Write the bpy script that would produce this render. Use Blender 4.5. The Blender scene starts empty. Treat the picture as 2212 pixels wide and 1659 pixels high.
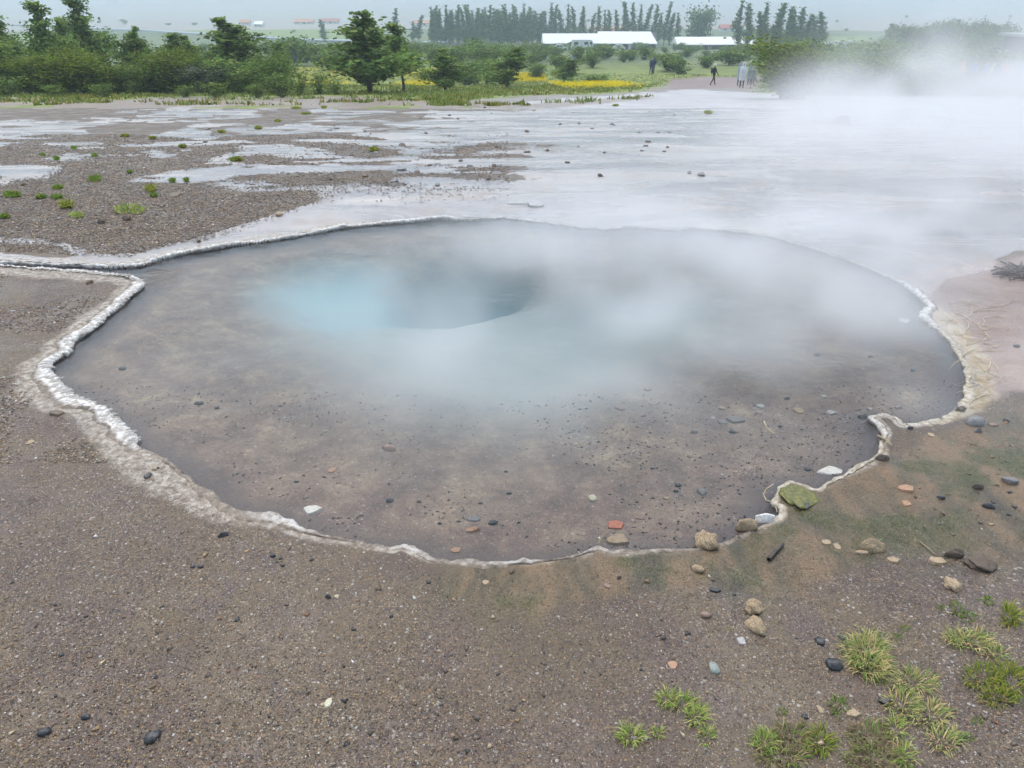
import bpy, bmesh, math, random
import numpy as np
from mathutils import Vector, Matrix, Euler

# ------------------------------------------------------------------ camera, sky, light, exposure
scene = bpy.context.scene
COL = scene.collection
CAM_H = 1.65
PITCH = math.radians(27.7)
FD = 1106.0 / math.tan(math.radians(35.0))          # focal length in picture units (picture 2212 wide)
cam_data = bpy.data.cameras.new("camera")
cam_data.sensor_fit = 'HORIZONTAL'
cam_data.angle = math.radians(70.0)
cam_data.clip_start = 0.05
cam_data.clip_end = 20000
cam = bpy.data.objects.new("camera", cam_data)
cam.location = (0, 0, CAM_H)
cam.rotation_euler = (math.pi / 2 - PITCH, 0, 0)
COL.objects.link(cam)
scene.camera = cam

SUN_EL, SUN_ROT = math.radians(58), math.radians(-40)
world = bpy.data.worlds.new("World")
scene.world = world
world.use_nodes = True
wn = world.node_tree
wn.nodes.clear()
sky = wn.nodes.new('ShaderNodeTexSky')
sky.sky_type = 'NISHITA'
sky.sun_disc = False
sky.sun_elevation = SUN_EL
sky.sun_rotation = SUN_ROT
sky.air_density = 1.0
sky.dust_density = 4.0
sky.ozone_density = 1.0
hsv = wn.nodes.new('ShaderNodeHueSaturation')       # overcast: the cloud deck washes the blue out
hsv.inputs['Saturation'].default_value = 0.72
bgn = wn.nodes.new('ShaderNodeBackground')
bgn.inputs['Strength'].default_value = 0.15
wo = wn.nodes.new('ShaderNodeOutputWorld')
wn.links.new(sky.outputs[0], hsv.inputs['Color'])
wn.links.new(hsv.outputs[0], bgn.inputs['Color'])
wn.links.new(bgn.outputs[0], wo.inputs['Surface'])
sun_data = bpy.data.lights.new("sun", 'SUN')
sun_data.energy = 1.0
sun_data.angle = math.radians(35)
sun_data.color = (1.0, 0.975, 0.945)
sun = bpy.data.objects.new("sun", sun_data)
sd = Vector((math.sin(-SUN_ROT) * math.cos(SUN_EL), math.cos(SUN_ROT) * math.cos(SUN_EL), math.sin(SUN_EL)))
sun.rotation_euler = sd.to_track_quat('Z', 'Y').to_euler()
sun.location = (0, 0, 30)
COL.objects.link(sun)

scene.view_settings.view_transform = 'Standard'
scene.view_settings.look = 'None'
scene.view_settings.exposure = 1.0
scene.view_settings.gamma = 1.0
scene.render.engine = 'CYCLES'
scene.cycles.use_denoising = True
scene.cycles.max_bounces = 10
scene.cycles.diffuse_bounces = 2
scene.cycles.glossy_bounces = 2
scene.cycles.transmission_bounces = 2
scene.cycles.transparent_max_bounces = 12
scene.cycles.volume_bounces = 3
scene.cycles.volume_max_steps = 256
scene.cycles.use_adaptive_sampling = True
scene.cycles.adaptive_threshold = 0.03

# ------------------------------------------------------------------ numeric helpers
rng = np.random.default_rng(11)
random.seed(11)

def _hash(ix, iy, seed):
    h = (ix.astype(np.int64) * 374761393 + iy.astype(np.int64) * 668265263 + seed * 144665) & 0xffffffff
    h = ((h ^ (h >> 13)) * 1274126177) & 0xffffffff
    h = (h ^ (h >> 16)) & 0xffffffff
    return h / 4294967295.0

def vnoise(x, y, seed=0):
    x = np.asarray(x, float); y = np.asarray(y, float)
    ix = np.floor(x); iy = np.floor(y)
    fx = x - ix; fy = y - iy
    fx = fx * fx * (3 - 2 * fx); fy = fy * fy * (3 - 2 * fy)
    a = _hash(ix, iy, seed); b = _hash(ix + 1, iy, seed)
    c = _hash(ix, iy + 1, seed); d = _hash(ix + 1, iy + 1, seed)
    return (a * (1 - fx) + b * fx) * (1 - fy) + (c * (1 - fx) + d * fx) * fy

def fbm(x, y, octaves=4, seed=0):
    s = 0.0; a = 0.5; n = 0.0
    for k in range(octaves):
        s = s + a * vnoise(np.asarray(x) * 2 ** k, np.asarray(y) * 2 ** k, seed + 17 * k)
        n += a; a *= 0.5
    return s / n

def sstep(e0, e1, x):
    t = np.clip((np.asarray(x, float) - e0) / (e1 - e0), 0, 1)
    return t * t * (3 - 2 * t)

def sdf_poly(px, py, poly):
    """signed distance to a polygon, negative inside"""
    px = np.asarray(px, float); py = np.asarray(py, float)
    d = np.full(px.shape, 1e18); inside = np.zeros(px.shape, bool)
    n = len(poly)
    for i in range(n):
        ax, ay = poly[i]; bx, by = poly[(i + 1) % n]
        ex, ey = bx - ax, by - ay
        wx, wy = px - ax, py - ay
        t = np.clip((wx * ex + wy * ey) / (ex * ex + ey * ey + 1e-18), 0, 1)
        d = np.minimum(d, (wx - ex * t) ** 2 + (wy - ey * t) ** 2)
        if ay != by:
            c = ((ay > py) != (by > py)) & (px < ex * (py - ay) / (by - ay) + ax)
            inside ^= c
    d = np.sqrt(d)
    return np.where(inside, -d, d)

# ------------------------------------------------------------------ the lie of the land
PROF_Y = np.array([-50, 7.0, 9.0, 40, 75, 105, 276, 450, 700, 1000, 1400, 2000, 2600, 3400, 6000], float)
PROF_Z = np.array([0, 0.0, -0.11, -2.62, -5.45, -5.95, -13.2, -14.6, -15.2, -15.0, -8.0, 14.0, 50.0, 112.0, 330.0], float)

def terrain(x, y):
    x = np.asarray(x, float); y = np.asarray(y, float)
    d = y
    z = np.interp(d, PROF_Y, PROF_Z)
    amp = np.clip((d - 8) / 60, 0, 1) * 0.35 + np.clip((d - 900) / 900, 0, 1) * 22
    z = z + amp * (fbm(x / (14 + d * 0.15 * 0 + 0), y / 14, 3, 5) - 0.5) * np.where(d > 900, 0, 1)
    z = z + np.clip((d - 900) / 900, 0, 1) * 30 * (fbm(x / 420, y / 420, 3, 9) - 0.5)
    return z

def ray(u, v):
    sx, sy = (u - 1106.0) / FD, (829.5 - v) / FD
    cp, sp = math.cos(PITCH), math.sin(PITCH)
    return np.array([sx, cp + sy * sp, -sp + sy * cp])

def spot(u, v, hf=None):
    """the ground point seen at a place of the photograph"""
    hf = hf or terrain
    r = ray(u, v)
    t = np.concatenate([np.linspace(0.5, 12, 700), np.geomspace(12.02, 5000, 900)])
    x, y, z = r[0] * t, r[1] * t, CAM_H + r[2] * t
    f = z - hf(x, y)
    k = np.argmax(f < 0)
    if f[k] >= 0: k = len(t) - 1
    a, b = t[max(k - 1, 0)], t[k]
    fa, fb = f[max(k - 1, 0)], f[k]
    tt = a + (b - a) * fa / (fa - fb + 1e-12) if fa > 0 else a
    return np.array([r[0] * tt, r[1] * tt, CAM_H + r[2] * tt]), tt   # point, depth (metres per FD pictures units)

def gpoly(pts):
    return [tuple(spot(u, v)[0][:2]) for u, v in pts]

POOL_PX = [(245,572),(300,568),(350,552),(400,540),(450,532),(505,522),(560,517),(620,507),(680,497),(740,485),(800,480),
 (850,476),(900,472),(950,466),(990,470),(1040,468),(1090,466),(1140,471),(1190,478),(1250,487),(1310,491),(1350,486),
 (1400,488),(1460,492),(1500,488),(1560,492),(1620,499),(1680,510),(1740,527),(1800,547),(1850,562),(1890,580),(1930,597),
 (1960,612),(1985,630),(2003,645),(2015,660),(1997,668),(1995,680),(2010,692),(2030,707),(2055,732),(2075,760),(2090,790),
 (2096,820),(2092,850),(2077,875),(2050,893),(2010,905),(1975,912),(1950,911),(1938,897),(1912,888),(1882,895),(1905,912),
 (1915,930),(1905,950),(1902,970),(1882,990),(1850,1010),(1820,1025),(1790,1042),(1765,1052),(1740,1042),(1708,1036),
 (1690,1048),(1680,1068),(1670,1080),(1692,1092),(1690,1110),(1660,1126),(1620,1142),(1570,1165),(1520,1178),(1450,1181),
 (1380,1185),(1320,1186),(1290,1178),(1260,1190),(1200,1203),(1140,1210),(1080,1212),(1030,1210),(980,1208),(930,1200),
 (900,1188),(872,1172),(850,1178),(800,1170),(750,1160),(700,1152),(660,1142),(620,1125),(580,1108),(540,1105),(500,1095),
 (470,1075),(430,1045),(390,1015),(350,985),(310,968),(280,950),(250,920),(222,895),(212,880),(180,870),(145,858),(132,845),
 (120,830),(100,810),(90,795),(92,780),(110,768),(138,755),(140,735),(170,715),(200,695),(215,680),(250,655),(275,630),
 (300,613),(296,602),(272,593),(200,585),(100,578),(0,572),(-250,559),(-250,550),(0,562),(120,567)]
RIM_Z = 0.012
def plane_pt(u, v, z=RIM_Z):
    r = ray(u, v); t = (z - CAM_H) / r[2]
    return (r[0] * t, r[1] * t)
POOL = [plane_pt(u, v) for u, v in POOL_PX]
PX0 = min(p[0] for p in POOL) - .6; PX1 = max(p[0] for p in POOL) + .6
PY0 = min(p[1] for p in POOL) - .6; PY1 = max(p[1] for p in POOL) + .6

def pool_sdf(x, y):
    x = np.asarray(x, float); y = np.asarray(y, float)
    out = np.full(x.shape, 5.0)
    m = (x > PX0) & (x < PX1) & (y > PY0) & (y < PY1)
    if m.any():
        out[m] = sdf_poly(x[m], y[m], POOL)
    return out

VENT_C = plane_pt(850, 655, -0.3); VENT_L = plane_pt(540, 655, -0.3); VENT_N = plane_pt(850, 748, -0.3)
VRX = VENT_C[0] - VENT_L[0]; VRY = VENT_C[1] - VENT_N[1]
VENT2 = plane_pt(1010, 682, -.4)
WATER_Z = -0.012

def ground_h(x, y, s=None):
    """ground with the pool basin sunk into it"""
    x = np.asarray(x, float); y = np.asarray(y, float)
    z = terrain(x, y)
    if s is None: s = pool_sdf(x, y)
    near = np.clip(1 - (np.hypot(x, y) - 8) / 6, 0, 1)
    z = z + near * ((fbm(x * 1.3, y * 1.3, 4, 21) - 0.5) * 0.035 + (fbm(x * 14, y * 14, 3, 23) - 0.5) * 0.007) * sstep(0.0, 0.5, s)
    din = np.clip(-s, 0, None)
    vdy = (y - VENT_C[1]) / VRY
    e = np.hypot((x - VENT_C[0]) / VRX, np.where(vdy < 0, vdy * .72, vdy)) + (fbm(x * 2.5, y * 2.5, 3, 31) - 0.5) * 0.5
    depth = 0.050 * sstep(-0.005, 0.035, -s) + 0.075 * np.clip(din, 0, 1.3) + (fbm(x * 3, y * 3, 4, 37) - 0.5) * 0.03 * sstep(0.02, 0.3, din)
    e2 = np.hypot((x - VENT2[0]) / (VRX * .52), (y - VENT2[1]) / (VRY * .74)) + (fbm(x * 4, y * 4, 3, 33) - 0.5) * 0.35
    depth = depth + (0.20 * sstep(1.25, 0.0, e) + 0.24 * sstep(1.35, 0.0, e2)) * sstep(0.05, 0.5, din)
    return np.where(s < 0.004, z * 0 - depth + 0.0, z)

# ------------------------------------------------------------------ mesh + node helpers
def mesh_data(name, verts, faces, smooth=False, attrs=None, colors=None, midx=None):
    verts = np.asarray(verts, np.float32).reshape(-1, 3)
    me = bpy.data.meshes.new(name)
    if isinstance(faces, np.ndarray):
        k = faces.shape[1]; nf = len(faces)
        me.vertices.add(len(verts)); me.vertices.foreach_set('co', verts.ravel())
        me.loops.add(nf * k); me.loops.foreach_set('vertex_index', faces.astype(np.int32).ravel())
        me.polygons.add(nf)
        me.polygons.foreach_set('loop_start', np.arange(0, nf * k, k, dtype=np.int32))
        try: me.polygons.foreach_set('loop_total', np.full(nf, k, np.int32))
        except Exception: pass
        me.update(calc_edges=True)
    else:
        me.from_pydata([tuple(map(float, v)) for v in verts], [], faces)
        me.update()
    me.validate()
    if smooth: me.polygons.foreach_set('use_smooth', np.ones(len(me.polygons), bool))
    if midx is not None: me.polygons.foreach_set('material_index', np.asarray(midx, np.int32))
    for n, a in (attrs or {}).items():
        at = me.attributes.new(n, 'FLOAT', 'POINT'); at.data.foreach_set('value', np.asarray(a, np.float32).ravel())
    if colors is not None:
        at = me.attributes.new('col', 'FLOAT_COLOR', 'POINT')
        c = np.ones((len(verts), 4), np.float32); c[:, :3] = colors
        at.data.foreach_set('color', c.ravel())
    return me

def add_obj(name, me, mats=None, parent=None, loc=None, rz=0.0, scale=None, label=None, cat=None, group=None, kind=None):
    o = bpy.data.objects.new(name, me)
    COL.objects.link(o)
    if me is not None and mats is not None and len(me.materials) == 0:
        for m in (mats if isinstance(mats, (list, tuple)) else [mats]): me.materials.append(m)
    if parent is not None: o.parent = parent
    if loc is not None: o.location = tuple(map(float, loc))
    if rz: o.rotation_euler = (0, 0, rz)
    if scale is not None: o.scale = scale if isinstance(scale, (tuple, list)) else (scale,) * 3
    tag(o, label, cat, group, kind)
    return o

def tag(o, label=None, cat=None, group=None, kind=None):
    if label: o['label'] = label
    if cat: o['category'] = cat
    if group: o['group'] = group
    if kind: o['kind'] = kind
    return o

def empty(name, loc, rz=0.0, label=None, cat=None, group=None, scale=None):
    o = bpy.data.objects.new(name, None); COL.objects.link(o)
    o.location = tuple(map(float, loc)); o.rotation_euler = (0, 0, rz)
    if scale is not None: o.scale = scale if isinstance(scale, (tuple, list)) else (scale,) * 3
    return tag(o, label, cat, group)

class NT:
    def __init__(self, name, principled=True):
        self.m = bpy.data.materials.new(name); self.m.use_nodes = True
        self.t = self.m.node_tree; self.t.nodes.clear()
        self.out = self.t.nodes.new('ShaderNodeOutputMaterial')
        self.p = None
        if principled:
            self.p = self.t.nodes.new('ShaderNodeBsdfPrincipled')
            self.t.links.new(self.p.outputs[0], self.out.inputs['Surface'])
    def put(self, sock, val):
        if isinstance(val, bpy.types.NodeSocket): self.t.links.new(val, sock)
        elif isinstance(val, (tuple, list)) and len(val) == 3 and sock.type == 'RGBA': sock.default_value = (*val, 1)
        elif sock.type == 'RGBA' and isinstance(val, (int, float)): sock.default_value = (val, val, val, 1)
        else: sock.default_value = val
    def node(self, typ, **kw):
        n = self.t.nodes.new(typ)
        for k, v in kw.items(): setattr(n, k, v)
        return n
    def set(self, **kw):
        for k, v in kw.items(): self.put(self.p.inputs[k.replace('_', ' ')], v)
    def coord(self, scale=None, rot=None):
        c = self.node('ShaderNodeTexCoord').outputs['Object']
        if scale is None: return c
        mp = self.node('ShaderNodeMapping'); self.put(mp.inputs['Vector'], c)
        mp.inputs['Scale'].default_value = scale
        if rot: mp.inputs['Rotation'].default_value = rot
        return mp.outputs[0]
    def noise(self, vec, scale, detail=4, rough=0.55, dist=0.0, out='Fac'):
        n = self.node('ShaderNodeTexNoise'); self.put(n.inputs['Vector'], vec)
        n.inputs['Scale'].default_value = scale; n.inputs['Detail'].default_value = detail
        n.inputs['Roughness'].default_value = rough; n.inputs['Distortion'].default_value = dist
        return n.outputs[out]
    def voro(self, vec, scale, out='Color', dims='2D', feature='F1', rnd=1.0):
        n = self.node('ShaderNodeTexVoronoi', voronoi_dimensions=dims, feature=feature)
        self.put(n.inputs['Vector'], vec); n.inputs['Scale'].default_value = scale
        n.inputs['Randomness'].default_value = rnd
        return n.outputs[out]
    def attr(self, name, out='Fac'):
        n = self.node('ShaderNodeAttribute'); n.attribute_name = name
        return n.outputs[out]
    def math(self, op, a, b=0.0, c=None, clamp=False):
        n = self.node('ShaderNodeMath', operation=op); n.use_clamp = clamp
        self.put(n.inputs[0], a); self.put(n.inputs[1], b)
        if c is not None: self.put(n.inputs[2], c)
        return n.outputs[0]
    def mix(self, fac, a, b, typ='MIX'):
        n = self.node('ShaderNodeMixRGB', blend_type=typ)
        self.put(n.inputs[0], fac); self.put(n.inputs[1], a); self.put(n.inputs[2], b)
        return n.outputs[0]
    def ramp(self, fac, stops, interp='LINEAR'):
        n = self.node('ShaderNodeValToRGB'); n.color_ramp.interpolation = interp
        el = n.color_ramp.elements
        while len(el) < len(stops): el.new(0.5)
        for e, (p, c) in zip(el, stops):
            e.position = p
            e.color = (*c, 1) if isinstance(c, (tuple, list)) else (c, c, c, 1)
        self.put(n.inputs[0], fac)
        return n.outputs[0]
    def step(self, x, e0, e1):
        n = self.node('ShaderNodeMapRange', interpolation_type='SMOOTHSTEP')
        self.put(n.inputs[0], x); self.put(n.inputs[1], e0); self.put(n.inputs[2], e1)
        return n.outputs[0]
    def sep(self, c):
        n = self.node('ShaderNodeSeparateXYZ'); self.put(n.inputs[0], c); return n.outputs
    def bump(self, h, strength=0.5, dist=0.01, normal=None):
        n = self.node('ShaderNodeBump'); self.put(n.inputs['Height'], h)
        self.put(n.inputs['Strength'], strength); n.inputs['Distance'].default_value = dist
        if normal is not None: self.put(n.inputs['Normal'], normal)
        return n.outputs[0]

# ------------------------------------------------------------------ ground sheet
def crop4(pts): return [(x / 2.56, 198.7 + y / 2.56) for x, y in pts]
APRON = gpoly([(-400,272),(0,262),(250,243),(420,226),(560,218),(640,226),(750,238),(900,240),(1060,227),(1200,214),(1330,206),
               (1420,199),(1500,193),(1600,199),(1750,205),(2212,215),(2900,240),(2900,560),(2212,545),(2150,580),(2050,600),
               (2000,640),(1500,600),(900,560),(500,540),(250,570),(-400,566)])
ISLANDS = [gpoly(crop4(p)) for p in (
    [(-900,520),(0,530),(130,490),(300,480),(400,420),(480,360),(640,350),(900,360),(1000,330),(1100,300),(1300,290),(1300,330),
     (1100,380),(1000,420),(760,470),(720,490),(900,495),(1180,510),(1300,545),(1500,545),(1700,550),(1780,590),(1750,620),
     (1500,680),(1200,770),(950,830),(760,880),(560,890),(420,850),(330,830),(250,805),(0,800),(-900,790)],
    [(-900,855),(0,850),(330,850),(420,900),(350,912),(250,912),(0,885),(-900,880)],
    [(-900,300),(0,300),(250,270),(400,330),(200,370),(0,380),(-900,380)],
    [(460,200),(700,165),(1050,170),(1100,185),(800,230),(500,235)],
    [(520,250),(700,235),(1040,260),(800,290),(560,280)],
    [(350,320),(700,310),(830,320),(600,335),(380,335)],
    [(1370,180),(1450,110),(1560,80),(1720,85),(1700,150),(1560,190)],
    [(1600,280),(1900,285),(2060,300),(2180,340),(2050,362),(1900,335),(1650,300)],
    [(1250,370),(1450,345),(1570,375),(1400,395)], [(1370,262),(1500,250),(1640,255),(1500,285)],
    [(1700,480),(1980,455),(2150,465),(2100,490),(1800,500)], [(1100,200),(1250,190),(1330,230),(1180,240)],
    [(900,320),(1000,300),(1030,330),(930,345)], [(2000,140),(2212,110),(2400,150),(2212,165)])]
SOIL = gpoly(crop4([(-900,40),(600,30),(1100,40),(2212,28),(2800,70),(3000,60),(3300,40),(3600,20),(3620,35),(3200,75),(2900,110),(2500,105),
                    (2212,100),(1900,120),(1700,140),(1500,172),(1400,150),(1000,85),(700,115),(400,145),(0,185),(-900,215)]))
GRASSLINE = gpoly([(-1200,214),(0,211),(300,212),(600,209),(760,208),(860,211),(960,222),(1040,215),(1140,207),(1290,203),(1380,198),(1420,190),
                   (1450,178),(1620,172),(1640,200),(1800,206),(2300,210),(3400,222),(6000,150),(4000,80),(1106,60),(-2000,80),(-4000,150)])
PATH = gpoly([(1455,172),(1520,166),(1640,166),(1640,190),(1540,189),(1440,193)])
PINK = [plane_pt(*p) for p in [(1930,590),(2212,540),(3000,560),(3000,900),(2400,850),(2212,845),(2160,860),(2110,870),(2110,820),(2085,760),(2020,700)]]
MUD = [plane_pt(*p) for p in [(1690,1110),(1690,1040),(1900,1000),(1960,915),(2110,885),(2212,850),(3000,900),(3000,1190),(2212,1180),(2000,1150),
                              (1800,1180),(1650,1230),(1400,1240),(1150,1260),(1000,1230),(1250,1195),(1500,1182)]]
ALGAE = [plane_pt(*p) for p in [(1985,640),(2060,685),(2130,770),(2160,850),(2140,885),(2060,912),(1950,925),(1940,890),(2060,870),(2085,810),(2010,700)]]
FLOWERS = [gpoly(p) for p in ([(640,152),(760,146),(770,185),(660,186)], [(895,152),(940,152),(940,188),(895,188)],
                              [(1210,182),(1330,176),(1345,192),(1220,196)], [(1110,164),(1170,160),(1180,176),(1120,180)])]
FIELDS = [gpoly(p) for p in ([(330,56),(430,62),(560,58),(760,62),(760,88),(620,84),(480,76),(345,70)], [(-200,70),(120,74),(160,92),(-200,100)],
                             [(0,38),(250,44),(200,50),(0,46)], [(1780,80),(1900,76),(1880,90),(1780,92)])]

def ground_masks(X, Y, S):
    m = {}
    wob = (fbm(X * 1.1, Y * 1.1, 4, 51) - .5)
    wob2 = (fbm(X * .35, Y * .9, 4, 53) - .5)
    near = np.clip(Y / 6, .3, 6)
    ap = sdf_poly(X, Y, APRON) + wob * .35 * near
    sinter = sstep(.10, -.10, ap / near)
    isl = np.full(X.shape, 1e9)
    for p in ISLANDS: isl = np.minimum(isl, sdf_poly(X, Y, p))
    isl = isl + wob * .28 * near
    sinter = sinter * sstep(-.05, .06, isl / near)
    streak = fbm(X * .55 + 3, Y * 1.5, 4, 57)
    left = sstep(3.5, -3.0, X) * sstep(6.5, 8.5, Y)
    ragged = fbm(X * 1.6 + 7, Y * 2.6, 5, 59)
    sinter = sinter * (1 - left * sstep(.54, .62, streak)) * (1 - .8 * left * sstep(.60, .68, ragged))
    m['sinter'] = sinter
    grass = sstep(.03, -.03, (sdf_poly(X, Y, GRASSLINE) + wob2 * 3.0) / np.clip(Y, 10, 60))
    soil = sstep(.02, -.02, sdf_poly(X, Y, SOIL) / np.clip(Y, 10, 60))
    path = sstep(.012, -.012, (sdf_poly(X, Y, PATH) + wob2 * 1.5) / 40)
    m['grass'] = np.clip(np.maximum(grass, soil * sstep(.52, .64, fbm(X * .8, Y * .5, 4, 61)) * .9) * (1 - path), 0, 1)
    m['path'] = path
    m['soil'] = soil
    m['pool'] = sstep(.015, -.01, S)
    m['pink'] = sstep(.15, -.15, sdf_poly(X, Y, PINK) + wob * .3)
    m['mud'] = sstep(.16, -.16, sdf_poly(X, Y, MUD) + wob * .5)
    m['algae'] = sstep(.10, -.04, sdf_poly(X, Y, ALGAE) + wob * .25)
    # a crusty fringe all along the pool edge, most of it on the left
    leftside = sstep(-.6, -1.6, X)
    w = .05 + .16 * leftside
    m['crust'] = sstep(1.0, .2, S / (w * (.55 + fbm(X * 3, Y * 3, 3, 63)))) * sstep(-.02, .0, S) * (1 - m['mud'] * .6)
    fl = np.zeros(X.shape)
    for p in FIELDS: fl = np.maximum(fl, sstep(.01, -.01, (sdf_poly(X, Y, p) + (fbm(X * .03, Y * .02, 3, 66) - .5) * 18) / np.clip(Y, 50, 2000)))
    m['field'] = fl
    m['depth'] = np.clip(-S, 0, 9)
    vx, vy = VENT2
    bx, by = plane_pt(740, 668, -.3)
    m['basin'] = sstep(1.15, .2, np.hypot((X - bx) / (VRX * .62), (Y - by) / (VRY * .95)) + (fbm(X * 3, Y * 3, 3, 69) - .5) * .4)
    m['vent_shade'] = sstep(1.35, .05, np.hypot((X - vx) / (VRX * .58), (Y - vy) / (VRY * .82)) + (fbm(X * 4, Y * 4, 3, 33) - .5) * .35)
    return m

O_Y = -1.2
ang_front = np.radians(np.linspace(-54, 54, 640))
ang_side = np.radians(np.concatenate([np.linspace(54, 306, 44)[1:-1]]))
ANG = np.concatenate([ang_front, ang_side])
rows = [0.25, .6, .95, 1.3, 1.6]
d = 1.75
while d < 9500:
    rows.append(d)
    dc = max(d + O_Y, .6)
    step = 1.55 * (dc * dc + CAM_H ** 2) / (CAM_H * 731)
    d += min(step, dc * .045) if dc > 3 else step
RAD = np.array(rows)
A, R = np.meshgrid(ANG, RAD)
GX = np.sin(A) * R; GY = np.cos(A) * R + O_Y
shp = GX.shape
X, Y = GX.ravel(), GY.ravel()
S = pool_sdf(X, Y)
Z = ground_h(X, Y, S)
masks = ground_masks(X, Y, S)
Z = Z + masks['sinter'] * np.clip(1 - Y / 60, 0, 1) * 0.0 - masks['sinter'] * .006 * (S > .05)
Z = Z + masks['grass'] * sstep(20, 30, Y) * (fbm(X * 1.2, Y * 1.2, 3, 71) - .5) * .18
nr, na = shp
ii = np.arange(nr - 1)[:, None] * na; jj = np.arange(na)[None, :]; j2 = (jj + 1) % na
quads = np.stack([ii + jj, ii + na + jj, ii + na + j2, ii + j2], -1).reshape(-1, 4)
quads = quads[:, ::-1]
centre = np.array([[0, O_Y, 0]])
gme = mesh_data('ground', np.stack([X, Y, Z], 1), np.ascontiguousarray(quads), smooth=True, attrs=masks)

def grains(g, c, dens=None):
    v1n = g.node('ShaderNodeTexVoronoi', voronoi_dimensions='2D'); g.put(v1n.inputs['Vector'], c); v1n.inputs['Scale'].default_value = 100
    v2n = g.node('ShaderNodeTexVoronoi', voronoi_dimensions='2D'); g.put(v2n.inputs['Vector'], c); v2n.inputs['Scale'].default_value = 260
    s1 = g.sep(v1n.outputs['Color']); s2 = g.sep(v2n.outputs['Color'])
    gcol1 = g.ramp(s1[0], [(0, (.10, .088, .080)), (.30, (.17, .135, .105)), (.52, (.045, .045, .047)), (.62, (.23, .175, .120)), (.78, (.33, .23, .13)), (.90, (.36, .33, .29)), (.965, (.60, .57, .53))], 'CONSTANT')
    gcol2 = g.ramp(s2[0], [(0, (.10, .085, .078)), (.34, (.15, .12, .10)), (.58, (.055, .053, .055)), (.70, (.24, .19, .14)), (.86, (.38, .31, .22)), (.95, (.62, .59, .55))], 'CONSTANT')
    d1 = g.math('MULTIPLY_ADD', dens, .50, .06) if dens is not None else .35
    d2 = g.math('MULTIPLY_ADD', dens, .52, .20) if dens is not None else .5
    on1 = g.math('MULTIPLY', g.math('LESS_THAN', s1[1], d1), g.step(v1n.outputs['Distance'], .58, .40))
    on2 = g.math('MULTIPLY', g.math('LESS_THAN', s2[1], d2), g.step(v2n.outputs['Distance'], .60, .42))
    return on1, gcol1, on2, gcol2

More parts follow.
